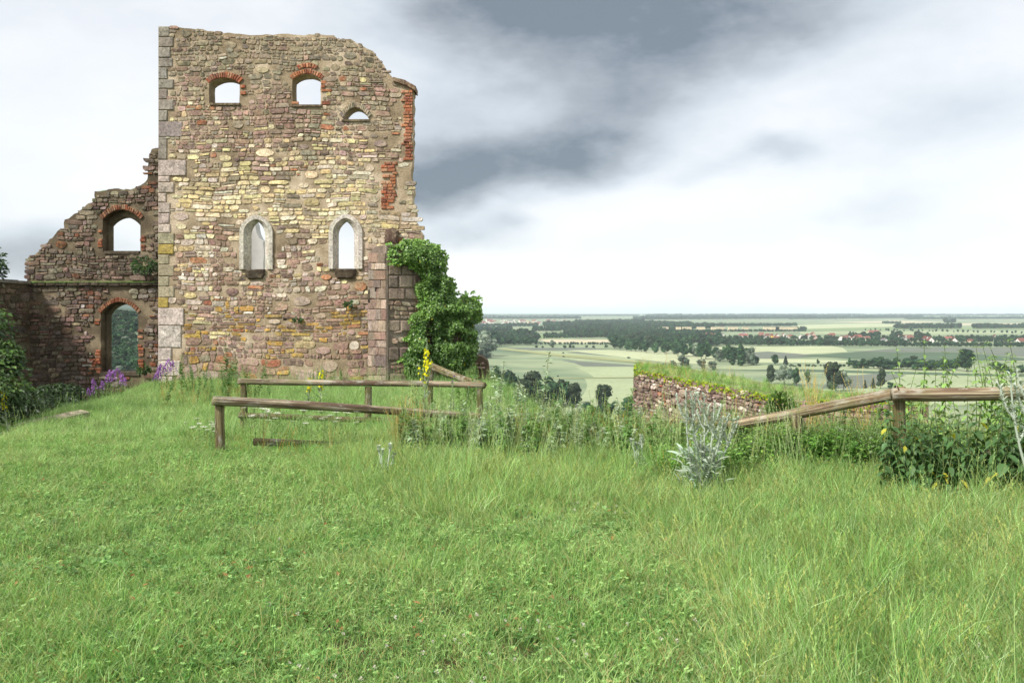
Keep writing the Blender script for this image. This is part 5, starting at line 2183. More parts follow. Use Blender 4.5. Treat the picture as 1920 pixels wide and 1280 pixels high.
def make_mullein(h, r, flowers=True, branches=3, silver=False, leaves=22):
    root = thing('mullein', (0, 0, 0), 'mullein', 'mullein')
    green = lin(176, 186, 168) if silver else lin(140, 156, 124)
    pts = curve_stem(h, .04, r, wob=.008)
    mb = MB()
    mb.tube([p - Vector((0, 0, .05)) if i == 0 else p for i, p in enumerate(pts)], [.013 - .0009 * i for i in range(len(pts))], 7, green)
    build_local(mb, 'stem', WOOLLY, root)
    for i in range(leaves):
        f = (i / leaves) ** 1.15 * .72
        p = along(pts, f)
        s = 1.25 - f * 1.15
        me = leaf_mesh('mullein_silver' if silver else 'mullein_green', .2, .062, green, WOOLLY, 4, fold=.3, curl=.3)
        add_leaf(root, me, p, i * 2.4 + r.uniform(-.3, .3), -.75 + f * -.2 + r.uniform(-.25, .35), s * r.uniform(.75, 1.15), r.uniform(-.3, .3))

    def spike(path, r0, name, nfl):
        sp = MB()
        sp.tube(path, [r0 * (1 - .75 * i / (len(path) - 1)) for i in range(len(path))], 6, green)
        for k in range(int(60 * len(path) / 6)):
            f = r.random()
            p = along(path, f)
            a = r.uniform(0, 6.28)
            rr = r0 * (1.15 - .8 * f)
            d = Vector((math.cos(a), math.sin(a), .45))
            sp.leaf(p + d * rr * .6, d, Vector((0, 0, 1)), .018, .013, vary(mixc(green, lin(178, 190, 120), .0 if silver else .6), .12, r))
        o = build_local(sp, name, WOOLLY, root)
        if nfl:
            fl = MB()
            for k in range(nfl):
                f = r.choice((r.uniform(.02, .3), r.uniform(.36, .56), r.uniform(.6, .84)))
                p = along(path, f)
                a = r.uniform(0, 6.28)
                d = Vector((math.cos(a), math.sin(a), .2)).normalized()
                c = p + d * (r0 * 1.1 + .012)
                u = d.cross(Vector((0, 0, 1))).normalized()
                v = u.cross(d)
                for q in range(5):
                    b = q * 1.2566
                    e = u * math.cos(b) + v * math.sin(b)
                    g = u * -math.sin(b) + v * math.cos(b)
                    fl.face([c, c + e * .011 + g * .008, c + e * .02 + d * .004, c + e * .011 - g * .008], vary(lin(232, 224, 40), .08, r))
            build_local(fl, 'flowers', PETAL, root)
    top = [along(pts, .62 + .38 * k / 5) for k in range(6)]
    top[-1] = top[-1] + Vector((0, 0, .05))
    spike(top, .019, 'flower_spike', 46 if flowers else 0)
    for b in range(branches):
        f = .5 + .28 * b / max(1, branches)
        p = along(pts, f)
        a = b * 2.3 + r.uniform(0, 1)
        L = h * r.uniform(.2, .34)
        path = [p + Vector((math.cos(a) * L * .34 * (q / 5) ** .7, math.sin(a) * L * .34 * (q / 5) ** .7, L * q / 5)) for q in range(6)]
        spike(path, .013, 'side_spike', 8 if flowers else 0)
    return root


def make_silver_mullein(h, r, stems):
    """white woolly clump with several candelabra stems"""
    root = thing('silver_mullein', (0, 0, 0), 'mullein', 'mullein')
    white = lin(184, 194, 178)
    for (dx_, dy_, hh, br) in stems:
        base = Vector((r.uniform(-.03, .03), r.uniform(-.03, .03), -.05))
        tip = Vector((dx_, dy_, hh))
        path = [base.lerp(tip, f) + Vector((0, 0, .05 * math.sin(f * math.pi))) + Vector((dx_ * .25, 0, 0)) * math.sin(f * math.pi) for f in [k / 8 for k in range(9)]]
        mb = MB()
        mb.tube(path, [.010 - .0007 * k for k in range(9)], 6, white)
        tops = [path[5:]]
        for q in range(br):
            f = .55 + .28 * q / max(1, br)
            p = along(path, f)
            a = r.uniform(0, 6.28) if q > 1 else (0.2 if q == 0 else 2.9)
            L = hh * r.uniform(.16, .26)
            tw = [p + Vector((math.cos(a) * L * .42 * (e / 4) ** .6, math.sin(a) * L * .3 * (e / 4) ** .6, L * e / 4)) for e in range(5)]
            mb.tube(tw, [.007, .0075, .0075, .006, .003], 5, white)
            tops.append(tw)
        for tw in tops:
            for k in range(62):
                f = r.random()
                p = along(tw, f)
                a = r.uniform(0, 6.28)
                d = Vector((math.cos(a), math.sin(a), .8))
                mb.leaf(p + d * .004, d, Vector((0, 0, 1)), r.uniform(.018, .038), .015, vary(white, .08, r))
        build_local(mb, 'stem', WOOLLY, root)
        for i in range(15 if h > .5 else 5):
            f = .1 + .6 * i / 15
            p = along(path, f)
            add_leaf(root, leaf_mesh('mullein_white', .15, .042, lin(170, 184, 164), WOOLLY, 4, fold=.35, curl=.25), p, r.uniform(0, 6.28), r.uniform(-1.0, .1), (1.15 - f) * r.uniform(.5, .95) * min(1, .35 + h), r.uniform(-.5, .5))
    for i in range(230 if h > .5 else 26):
        a = r.uniform(0, 6.28)
        q = r.uniform(0, .2) if h > .5 else r.uniform(0, .05)
        add_leaf(root, leaf_mesh('mullein_white', .15, .042, lin(170, 184, 164), WOOLLY, 4, fold=.35, curl=.25), Vector((math.cos(a) * q, math.sin(a) * q, r.uniform(.02, .42 * h))), a + r.uniform(-.4, .4), r.uniform(-1.35, -.2), r.uniform(.45, .95) * min(1, .25 + h * .8), r.uniform(-.4, .4))
    return root


def make_mugwort(h, r, col, spread=1.0, name='mugwort', nleaf=130):
    root = thing(name, (0, 0, 0), 'mugwort', 'weed')
    pts = curve_stem(h, .12, r)
    mb = MB()
    mb.tube([p - Vector((0, 0, .05)) if i == 0 else p for i, p in enumerate(pts)], [.005 - .0004 * i for i in range(len(pts))], 5, lin(112, 108, 78))
    fl = MB()
    for i in range(nleaf):
        f = .12 + .87 * (i / nleaf) ** .85
        p = along(pts, f)
        a = i * 2.4 + r.uniform(-.4, .4)
        if math.sin(f * 19 + nleaf + h * 31) * r.random() > .45:
            continue
        s = (.062 * (1 - f) ** .35 + .016) * spread * r.uniform(.45, 1.5)
        d = Vector((math.cos(a), math.sin(a), r.uniform(-.5, 1.1)))
        c = vary(col, .16, r)
        fl.leaf(p, d, Vector((0, 0, 1)) + Vector((r.gauss(0, .4), r.gauss(0, .4), 0)), s, s * .3, c, .2, .15)
        if f < .8:
            for q in (-1, 1):
                fl.leaf(p + d.normalized() * s * .35, d + Vector((-math.sin(a), math.cos(a), 0)) * q * .9, Vector((0, 0, 1)), s * .55, s * .18, c, .2, .1)
    build_local(mb, 'stem', STEM_MAT, root)
    build_local(fl, 'foliage', WOOLLY if col[2] > .2 else LEAF, root)
    return root


def make_yarrow(h, r):
    root = thing('yarrow', (0, 0, 0), 'yarrow', 'wildflower')
    mb, fl = MB(), MB()
    pts = curve_stem(h, .18, r)
    mb.tube([p - Vector((0, 0, .04)) if i == 0 else p for i, p in enumerate(pts)], .0028, 4, lin(112, 132, 76))
    for i in range(12):
        a = i * 2.4
        mb.leaf(along(pts, .1 + .05 * i), (math.cos(a), math.sin(a), .5), (0, 0, 1), .07, .014, lin(112, 140, 78))
    t = pts[-1]
    for k in range(26):
        a, q = r.uniform(0, 6.28), .05 * r.random() ** .5
        c = t + Vector((math.cos(a) * q, math.sin(a) * q, r.uniform(-.004, .008) - q * .12))
        s = r.uniform(.006, .011)
        fl.face([c + Vector((math.cos(e) * s, math.sin(e) * s, 0)) for e in (0, 1.05, 2.1, 3.14, 4.2, 5.24)], vary(lin(232, 230, 216), .05, r))
    for k in range(5):
        a = k * 1.26
        mb.tube([t - Vector((0, 0, .045)), t + Vector((math.cos(a) * .03, math.sin(a) * .03, -.004))], .0016, 3, lin(112, 132, 76))
    build_local(mb, 'stem', STEM_MAT, root)
    build_local(fl, 'flower_head', PETAL, root)
    return root


def make_purple(h, r):
    root = thing('purple_flower', (0, 0, 0), 'flower', 'wildflower')
    mb, fl = MB(), MB()
    pts = curve_stem(h, .12, r)
    mb.tube([p - Vector((0, 0, .04)) if i == 0 else p for i, p in enumerate(pts)], .006, 4, lin(100, 126, 74))
    for i in range(26):
        a = i * 2.4
        mb.leaf(along(pts, .08 + .022 * i), (math.cos(a), math.sin(a), .35), (0, 0, 1), r.uniform(.09, .15), .03, vary(lin(96, 132, 70), .15, r))
    for k in range(90):
        f = .62 + .4 * r.random()
        p = along(pts, min(f, .999))
        a = r.uniform(0, 6.28)
        q = .085 * (1.05 - f) / .4 + .012
        c = p + Vector((math.cos(a) * q, math.sin(a) * q, r.uniform(-.02, .03)))
        s = r.uniform(.014, .024)
        u = Vector((r.gauss(0, 1), r.gauss(0, 1), r.gauss(0, 1))).normalized()
        v = u.cross(Vector((r.gauss(0, 1), r.gauss(0, 1), 1))).normalized()
        fl.face([c - u * s, c + v * s, c + u * s, c - v * s], vary(r.choice([lin(162, 108, 184), lin(182, 132, 198), lin(142, 92, 168)]), .1, r))
    build_local(mb, 'stem', LEAF, root)
    build_local(fl, 'flowers', PETAL, root)
    return root


def make_thistle(h, r, col):
    root = thing('thistle', (0, 0, 0), 'thistle', 'wildflower')
    mb, fl = MB(), MB()
    pts = curve_stem(h, .14, r)
    mb.tube([p - Vector((0, 0, .04)) if i == 0 else p for i, p in enumerate(pts)], .005, 5, lin(140, 156, 118))
    for i in range(18):
        a = i * 2.4
        mb.leaf(along(pts, .06 + .045 * i), (math.cos(a), math.sin(a), .3), (0, 0, 1), r.uniform(.08, .14), .026, vary(lin(132, 154, 112), .12, r))
    t = pts[-1]
    mb.tube([t, t + Vector((0, 0, .012)), t + Vector((0, 0, .026))], [.008, .016, .011], 7, lin(120, 140, 96))
    for k in range(40):
        a, q = r.uniform(0, 6.28), r.uniform(.1, .7)
        d = Vector((math.cos(a) * q, math.sin(a) * q, 1))
        fl.leaf(t + Vector((0, 0, .022)), d, (math.sin(a), 1, 0), .028, .006, vary(col, .12, r))
    build_local(mb, 'stem', LEAF, root)
    build_local(fl, 'flower_head', PETAL, root)
    return root


def clone(src, loc, rz, sc, label, group):
    """a copy of a plant with a lean of its own"""
    o = copy_tree(src)
    put(o, loc, rz, (sc * rp.uniform(.85, 1.2), sc * rp.uniform(.85, 1.2), sc), label, group)
    o.rotation_euler = (rp.gauss(0, .09), rp.gauss(0, .09), rz)
    return o


def ground_at(px, d):
    x = (px - 960) / F * d
    return Vector((x, d, gz(x, d)))


# nettles round the right post
NET = [make_nettle(h, rp, dark, y) for h, dark, y in ((.62, True, 1), (.72, True, 1), (.55, True, 1), (.8, True, 0), (1.2, False, 0), (1.35, False, 0))]
used = set()


def put_nettle(i, loc, rz, sc, label, group):
    if i not in used:
        used.add(i)
        return put(NET[i], loc, rz, sc, label, group)
    return clone(NET[i], loc, rz, sc, label, group)


for k in range(92):
    px = rp.uniform(1650, 1990)
    d = rp.uniform(6.45, 7.2) if px > 1720 else rp.uniform(6.7, 7.1)
    put_nettle(k % 4, ground_at(px, d), rp.uniform(0, 6.28), rp.uniform(.75, 1.08), 'dark leafy nettle in the thicket in front of the right rail', 'nettles in front of the right rail')
for k in range(34):
    px = rp.uniform(1690, 1960)
    d = rp.uniform(7.6, 8.8)
    put_nettle(4 + k % 2, ground_at(px, d), rp.uniform(0, 6.28), rp.uniform(.72, 1.0), 'tall pale green nettle growing up behind the right rail', 'nettles behind the right rail')
for k in range(16):
    px = rp.uniform(1530, 1690)
    d = rp.uniform(7.7, 8.8)
    put_nettle(k % 4, ground_at(px, d), rp.uniform(0, 6.28), rp.uniform(.55, .8), 'low nettle in the weeds under the sloping rail', 'nettles under the sloping rail')

# mulleins
m1 = make_mullein(1.24, rp, True, 4, False, 26)
put(m1, ground_at(793, 10.3), .3, 1.0, 'tall mullein with a bright yellow flower spike standing before the ivy')
m2 = make_mullein(.8, rp, True, 1, False, 16)
put(m2, ground_at(600, 14.5), 1.0, 1.15, 'slim yellow flowered mullein behind the rails, right of its pair')
clone(m2, ground_at(575, 14.5), 2.2, 1.0, 'slim yellow flowered mullein behind the rails, left of its pair', None)
clone(m2, ground_at(16, 12.8), 2.2, 1.05, 'yellow flowering mullein at the left edge of the lawn', None)
sm = make_silver_mullein(.95, rp, [(-.12, .02, .93, 2), (-.06, .08, .92, 3), (.05, .05, .9, 4), (.13, 0, .84, 3), (.2, -.04, .7, 3), (.3, -.03, .68, 3), (.0, -.05, .55, 2), (.1, -.1, .42, 1)])
sm.name = 'silver_mullein'
put(sm, ground_at(1312, 7.15), 0, 1.0, 'large silvery white woolly mullein clump with branching stems right of center')
s2 = make_silver_mullein(.3, rp, [(-.03, 0, .24, 0), (.05, 0, .3, 0), (.09, .03, .2, 0), (-.07, .03, .27, 0)])
put(s2, ground_at(722, 7.9), 0, 1.0, 'small silvery woolly plant low in the grass in front of the left rail')
s3 = make_silver_mullein(.5, rp, [(-.27, 0, 1.0, 2), (-.16, .03, 1.06, 3)])
put(s3, ground_at(1975, 5.6), 0, 1.12, 'white branching thistle-like stems at the right edge of the picture')
s4 = clone(s2, ground_at(1195, 8.3), 1.0, 1.2, 'small silvery sprig among grass left of the big silver clump', None)

# weeds along the crest
SILV, GRN = lin(164, 182, 148), lin(116, 152, 84)
MUG = [make_mugwort(h, rp, c, sp_) for h, c, sp_ in ((1.0, SILV, 1.15), (.75, SILV, 1.35), (.6, GRN, 1.6), (.85, GRN, 1.3), (.5, SILV, 1.6))]
put(MUG[0], ground_at(1010, 9.6), .2, 1.18, 'tallest grey green mugwort stem standing against the fields')
clone(MUG[0], ground_at(925, 9.7), 1.2, 1.06, 'tall grey green mugwort against the dark trees at the fence end', None)
clone(MUG[0], ground_at(938, 9.9), 3.2, .98, 'second tall grey mugwort close to the fence end', None)
put(MUG[1], ground_at(962, 9.5), .6, 1.1, 'middle height mugwort left of the tallest stem')
clone(MUG[1], ground_at(985, 9.8), 2.6, 1.0, 'mugwort just left of the tallest mugwort stem', None)
first = {2, 3, 4}
for k in range(124):
    i = rp.choice((1, 2, 2, 3, 4, 4, 2))
    px = rp.uniform(745, 1260)
    d = rp.uniform(8.6, 10.6) if px > 930 else rp.uniform(10.7, 11.8) if rp.random() < .5 else rp.uniform(9, 9.8)
    lab = ('silvery mugwort' if i in (1, 4) else 'green mugwort') + ' in the weed strip along the crest'
    grp = ('silvery' if i in (1, 4) else 'green') + ' weeds along the crest'
    if i in first:
        first.discard(i)
        put(MUG[i], ground_at(px, d), rp.uniform(0, 6), rp.uniform(.7, 1.0), lab, grp)
    else:
        clone(MUG[i], ground_at(px, d), rp.uniform(0, 6), rp.uniform(.5, .9), lab, grp)
for k in range(52):
    i = rp.choice((2, 3, 2, 4))
    clone(MUG[i], ground_at(rp.uniform(1250, 1660), rp.uniform(7.9, 9.6)), rp.uniform(0, 6), rp.uniform(.5, .8), 'bushy weed in the rough strip under the sloping rail', 'weeds under the sloping rail')
for k in range(9):
    clone(MUG[3], ground_at(rp.uniform(842, 905), rp.uniform(12.8, 15)), rp.uniform(0, 6), rp.uniform(.8, 1.15), 'green weed beside the broken sloping rail', 'weeds by the broken rail')
# tall weeds below the tall wall, left
WEED = make_mugwort(1.15, rp, lin(96, 132, 70), 1.35, 'tall_weed', 170)
put(WEED, ground_at(432, 16.5), 0, 1.12, 'tallest dark green weed against the foot of the tall wall')
for k in range(30):
    px = rp.gauss(415, 55)
    d = rp.uniform(15, 21)
    clone(WEED, ground_at(px, d), rp.uniform(0, 6), rp.uniform(.35, 1.0), 'dark green weed at the left foot of the tall wall', 'weeds at the foot of the tall wall')
for k in range(16):
    clone(WEED, ground_at(rp.uniform(520, 690), rp.uniform(21, 24.5)), rp.uniform(0, 6), rp.uniform(.35, .6), 'low dark weed along the base of the tall wall', 'weeds along the wall base')

# flowers
Y0 = make_yarrow(.42, rp)
put(Y0, ground_at(560, 10.4), 0, 1, 'white yarrow head between the two left fences', 'white yarrow between the fences')
for k in range(40):
    px, d = rp.uniform(470, 680), rp.uniform(9.3, 11.6)
    clone(Y0, ground_at(px, d), rp.uniform(0, 6), rp.uniform(.75, 1.15), 'white yarrow head between the two left fences', 'white yarrow between the fences')
for k in range(14):
    clone(Y0, ground_at(rp.uniform(350, 405), rp.uniform(8.8, 10.2)), rp.uniform(0, 6), rp.uniform(.6, .8), 'white yarrow head left of the nearest post', 'white yarrow left of the post')
PU = make_purple(.75, rp)
put(PU, ground_at(199, 19.5), 0, 1.0, 'purple flower spike in the left cluster at the lawn edge', 'purple flowers at the lawn edge')
for px, d, s in ((183, 19.0, .85), (190, 19.8, .8), (208, 19.6, .95), (220, 19.8, 1.0), (231, 19.3, .8), (226, 19.0, .7), (166, 18.0, .55), (172, 18.2, .6)):
    clone(PU, ground_at(px, d), rp.uniform(0, 6), s, 'purple flower spike in the left cluster at the lawn edge', 'purple flowers at the lawn edge')
for px, d, s in ((303, 22, 1.0), (313, 22.3, 1.15), (320, 22.1, 1.05), (297, 21.7, .8), (290, 21.6, .8), (327, 22.4, 1.1)):
    clone(PU, ground_at(px, d), rp.uniform(0, 6), s, 'purple flower spike at the corner of the tall wall', 'purple flowers at the wall corner')
TH = make_thistle(.8, rp, lin(150, 50, 170))
put(TH, ground_at(838, 10.9), 0, .98, 'purple thistle head above the front rail, left of two')
clone(TH, ground_at(852, 10.8), 2, .9, 'purple thistle head above the front rail, right of two', None)
TP = make_thistle(.72, rp, lin(226, 176, 158))
put(TP, ground_at(867, 10.7), 0, .95, 'pinkish thistle head above the front rail')

# flat stone at the lawn edge
mb = MB()
rs = random.Random(97)
c0 = P(100, 786, 13.6)
poly = [(-.55, -.2), (-.2, -.36), (.35, -.28), (.6, 0.0), (.4, .3), (-.1, .36), (-.5, .2)]
b0 = mb.idx([(c0.x + x, c0.y + y, c0.z - .35) for x, y in poly])
b1 = mb.idx([(c0.x + x * 1.04, c0.y + y, c0.z + .02 + x * .16 + rs.uniform(-.02, .02)) for x, y in poly])
b2 = mb.idx([(c0.x + x * .8, c0.y + y * .8, c0.z + .07 + x * .16) for x, y in poly])
for k in range(7):
    k2 = (k + 1) % 7
    mb.tri((b0 + k, b0 + k2, b1 + k2, b1 + k), lin(132, 122, 106))
    mb.tri((b1 + k, b1 + k2, b2 + k2, b2 + k), lin(142, 132, 116))
mb.tri([b2 + k for k in range(7)], lin(146, 136, 120))
o = mb.build('flat_stone', STONE, None, Vector(c0))
tag(o, 'flat grey stone slab lying at the left edge of the lawn', 'stone')


# shrubs at the left edge
def make_shrub(label, lobes, n, col1, col2, r, cat='shrub', name='shrub', leaf=.085):
    base = Vector((lobes[0][0], lobes[0][1], gz(lobes[0][0], lobes[0][1])))
    root = thing(name, base, label, cat)
    mb, st = MB(), MB()
    for (x, y, z, rx, rz) in lobes:
        st.tube([base - Vector((0, 0, .1)), base.lerp(Vector((x, y, z)), .55) + Vector((.05, 0, .1)), Vector((x, y, z))], [.05, .035, .015], 6, lin(84, 70, 54))
        for k in range(6):
            d = Vector((r.gauss(0, 1), r.gauss(0, 1), r.gauss(.2, .8))).normalized()
            st.tube([Vector((x, y, z)), Vector((x + d.x * rx * .8, y + d.y * rx * .8, z + d.z * rz * .8))], [.014, .005], 4, lin(84, 74, 54))
    for _ in range(n):
        x, y, z, rx, rz = r.choice(lobes)
        d = Vector((r.gauss(0, 1), r.gauss(0, 1), r.gauss(0, 1))).normalized()
        q = r.random() ** .45 * 1.05
        p = Vector((x + d.x * rx * q, y + d.y * rx * q, z + d.z * rz * q))
        nn = (d * .6 + Vector((r.gauss(0, .4), r.gauss(-.2, .4), r.gauss(.6, .4)))).normalized()
        dd = Vector((d.x + r.gauss(0, .5), d.y + r.gauss(0, .5), r.gauss(-.3, .4)))
        s = leaf * r.uniform(.6, 1.3)
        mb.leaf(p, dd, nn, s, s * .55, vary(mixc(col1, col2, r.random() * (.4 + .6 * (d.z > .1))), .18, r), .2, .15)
    st.build('branches', STEM_MAT, root)
    mb.build('foliage', LEAF, root)
    return root


def lob(px, py, d, r_px, rz_px):
    p = P(px, py, d)
    return (p.x, p.y, p.z, r_px / F * d, rz_px / F * d)


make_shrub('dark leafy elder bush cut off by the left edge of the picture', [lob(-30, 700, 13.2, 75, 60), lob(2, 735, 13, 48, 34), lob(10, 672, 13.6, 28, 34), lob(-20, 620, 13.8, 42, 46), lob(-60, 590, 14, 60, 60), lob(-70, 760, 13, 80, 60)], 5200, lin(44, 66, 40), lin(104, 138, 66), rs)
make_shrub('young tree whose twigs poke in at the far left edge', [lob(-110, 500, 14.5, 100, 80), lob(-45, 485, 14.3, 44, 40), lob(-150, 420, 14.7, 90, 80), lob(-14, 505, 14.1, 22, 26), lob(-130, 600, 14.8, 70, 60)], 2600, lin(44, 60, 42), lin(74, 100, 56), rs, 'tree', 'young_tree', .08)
make_shrub('dark bramble added as shade in the hollow below the left wall', [lob(70, 745, 24, 55, 22), lob(110, 735, 25, 40, 18), lob(30, 760, 22, 60, 26), lob(130, 755, 22, 22, 14)], 3600, lin(34, 50, 30), lin(62, 86, 44), rs, 'shrub', 'bramble', .13)  # put in so its dark leaves stand for the hollow's shade


def hanging_plant(px, py, d, r_px, label, n=420, c1=lin(40, 62, 36), c2=lin(78, 108, 54), tall=.65):
    c = P(px, py, d)
    root = thing('wall_plant', c, label, 'plant')
    mb, st = MB(), MB()
    for _ in range(n):
        dd = Vector((rs.gauss(0, 1), rs.gauss(-.3, .6), rs.gauss(0, .7))).normalized()
        q = r_px / F * d * rs.random() ** .5
        p = c + Vector((dd.x * q, dd.y * q * .5 - .12, dd.z * q * tall))
        s = rs.uniform(.07, .13)
        mb.leaf(p, dd + Vector((0, 0, -.3)), Vector((rs.gauss(0, .4), -1, .6)), s, s * .6, vary(mixc(c1, c2, rs.random()), .15, rs))
    for k in range(5):
        st.tube([c + Vector((0, .05, 0)), c + Vector((rs.uniform(-.3, .3), -.2, rs.uniform(-.2, .2)))], [.015, .005], 4, lin(80, 66, 50))
    st.build('stems', STEM_MAT, root)
    mb.build('foliage', LEAF, root)


hanging_plant(274, 499, DL - .3, 24, 'dark bushy plant rooted in the left wall beside the tall wall')
hanging_plant(272, 692, DL - .3, 13, 'small dark tuft by the right foot of the lower arch', 160)
hanging_plant(1462, 772, 18.6, 26, 'green bush growing out of the face of the bastion', 900, lin(70, 100, 50), lin(122, 156, 78), 1.5)
hanging_plant(560, 600, DT - .1, 6, 'tiny green sprig growing from the tall wall', 40)
hanging_plant(655, 570, DT - .1, 7, 'small green sprig between wall and spur', 50)

# ------------------------------------------------------------------ grass
GRASS_MAT = leaf_material('grass_blade', .34, .5, .3, .4, .85, .7, (.74, .86, .70), (1.05, 1.1, .74))
DRY_MAT = leaf_material('dry_grass', .3, .7, .2, .2)
G1, G2, G3, G4 = lin(148, 186, 106), lin(170, 202, 124), lin(92, 136, 72), lin(192, 213, 156)
DEAD = lin(178, 166, 112)


def tuft(r, n, h, wd, spread, lean, cols, bend=.6, clover=0, heads=0, headcol=None):
    mb = MB()
    for _ in range(n):
        a, q = r.uniform(0, 6.28), spread * r.random() ** .6
        la = r.uniform(0, 6.28)
        lv = lean * r.uniform(.2, 1.3)
        hh = h * r.uniform(.5, 1.15)
        mb.blade((math.cos(a) * q, math.sin(a) * q, -.015), (math.cos(la) * lv, math.sin(la) * lv), hh, wd * r.uniform(.7, 1.3), vary(r.choice(cols), .16, r), bend, 3, r.uniform(0, 3.14))
    for _ in range(clover):
        a, q = r.uniform(0, 6.28), spread * 1.2 * r.random() ** .5
        c = Vector((math.cos(a) * q, math.sin(a) * q, h * r.uniform(.25, .7)))
        tl = Vector((r.gauss(0, .3), r.gauss(0, .3), 1)).normalized()
        cc = vary(r.choice(cols), .15, r)
        for k in range(3):
            e = a + k * 2.09
            mb.leaf(c, Vector((math.cos(e), math.sin(e), r.uniform(-.1, .3))), tl, .012, .011, cc, .1)
    for _ in range(heads):
        a, q = r.uniform(0, 6.28), spread * r.random()
        la = r.uniform(0, 6.28)
        lv = lean * .6 * r.uniform(.2, 1.3)
        hh = h * r.uniform(1.05, 1.5)
        b0 = Vector((math.cos(a) * q, math.sin(a) * q, 0))
        t = b0 + Vector((math.cos(la) * lv * hh, math.sin(la) * lv * hh, hh))
        m_ = b0.lerp(t, .55) + Vector((0, 0, hh * .05))
        mb.tube([b0, m_, t], [.0016, .0013, .001], 3, headcol)
        for k in range(7):
            p = m_.lerp(t, .45 + .55 * k / 6)
            e = k * 2.4
            mb.leaf(p, ((t - m_).normalized() + Vector((math.cos(e), math.sin(e), 0)) * .45), Vector((math.sin(e), 1, 0)), .022, .006, vary(headcol, .15, r))
    return mb


rg = random.Random(101)
STRAW, GOLD = lin(196, 176, 112), lin(180, 154, 76)
LAWN = [G1, G2, G3, G1, G2, G3, G1, G2, DEAD]
PROTOS = [
    ('lawn_a', tuft(rg, 26, .075, .0048, .075, .75, LAWN, .8, 2), GRASS_MAT),
    ('lawn_b', tuft(rg, 28, .10, .0042, .08, .8, LAWN + [G4], .8, 0), GRASS_MAT),
    ('lawn_c', tuft(rg, 22, .06, .0052, .085, .9, LAWN, .7, 4), GRASS_MAT),
    ('mid_a', tuft(rg, 24, .17, .0042, .085, .75, [G1, G2, G4, G3, G1, G2, G4, DEAD], .8), GRASS_MAT),
    ('mid_b', tuft(rg, 22, .21, .004, .08, .65, [G2, G3, G4, G1, G2, DEAD], .8, 0, 0), GRASS_MAT),
    ('mid_c', tuft(rg, 20, .19, .004, .085, .7, [G1, G2, G3, lin(174, 182, 104), DEAD, G2, G1, G2], .8, 0, 1, lin(170, 176, 104)), GRASS_MAT),
    ('tall_a', tuft(rg, 20, .34, .0045, .08, .5, [G1, G2, G4], .8, 0, 1, lin(160, 182, 118)), GRASS_MAT),
    ('tall_b', tuft(rg, 18, .42, .005, .07, .45, [G1, G2, G3], .8, 0, 1, lin(164, 180, 118)), GRASS_MAT),
    ('weed_gold', tuft(rg, 12, .36, .006, .07, .4, [GOLD, lin(150, 150, 64), G1, G2], .6, 0, 2, GOLD), DRY_MAT),
    ('weed_straw', tuft(rg, 7, .5, .005, .05, .25, [STRAW, G2], .4, 0, 5, STRAW), DRY_MAT),
    ('weed_fresh', tuft(rg, 16, .34, .009, .08, .5, [lin(128, 170, 78), lin(108, 152, 72)], .7, 6), GRASS_MAT),
]


def rosette(r, n, L, W, cols):
    mb = MB()
    for k in range(n):
        a = k * 2.4 + r.uniform(-.3, .3)
        mb.leaf((math.cos(a) * .01, math.sin(a) * .01, .01), (math.cos(a), math.sin(a), r.uniform(.15, .8)), (0, 0, 1), L * r.uniform(.7, 1.2), W * r.uniform(.8, 1.2), vary(r.choice(cols), .12, r), .2, .15)
    return mb


def leafy(r, n, h, cols):
    mb = MB()
    for _ in range(4):
        x0, y0 = r.gauss(0, .03), r.gauss(0, .03)
        lx, ly = r.gauss(0, .1), r.gauss(0, .1)
        hh = h * r.uniform(.6, 1.1)
        mb.tube([(x0, y0, -.02), (x0 + lx * .4, y0 + ly * .4, hh * .5), (x0 + lx, y0 + ly, hh)], [.003, .0025, .0015], 3, lin(120, 140, 84))
        for k in range(n):
            f = .08 + .9 * k / n
            a = k * 2.4 + r.uniform(-.4, .4)
            sz = .07 * (1 - f) ** .5 + .018
            mb.leaf((x0 + lx * f, y0 + ly * f, hh * f), (math.cos(a), math.sin(a), r.uniform(-.1, .7)), (r.gauss(0, .3), r.gauss(0, .3), 1), sz * r.uniform(.8, 1.3), sz * .42, vary(r.choice(cols), .16, r), .2, .2)
    return mb


def clover_head(r):
    mb = MB()
    mb.tube([(0, 0, -.02), (.008, .004, .06), (.01, .0, .11)], .0013, 3, lin(130, 160, 96))
    for k in range(22):
        d = Vector((r.gauss(0, 1), r.gauss(0, 1), r.gauss(.4, 1))).normalized()
        mb.leaf(Vector((.01, 0, .115)) + d * .003, d, (r.gauss(0, 1), r.gauss(0, 1), .3), .010, .004, vary(lin(226, 220, 206), .06, r))
    return mb


def dead_leaf(r):
    mb = MB()
    for k in range(2):
        a = r.uniform(0, 6.28)
        mb.leaf((r.gauss(0, .02), r.gauss(0, .02), r.uniform(.02, .05)), (math.cos(a), math.sin(a), r.uniform(-.2, .4)), (r.gauss(0, .5), r.gauss(0, .5), 1), .05, .026, vary(r.choice([lin(140, 96, 62), lin(164, 128, 80)]), .15, r), .3)
    return mb


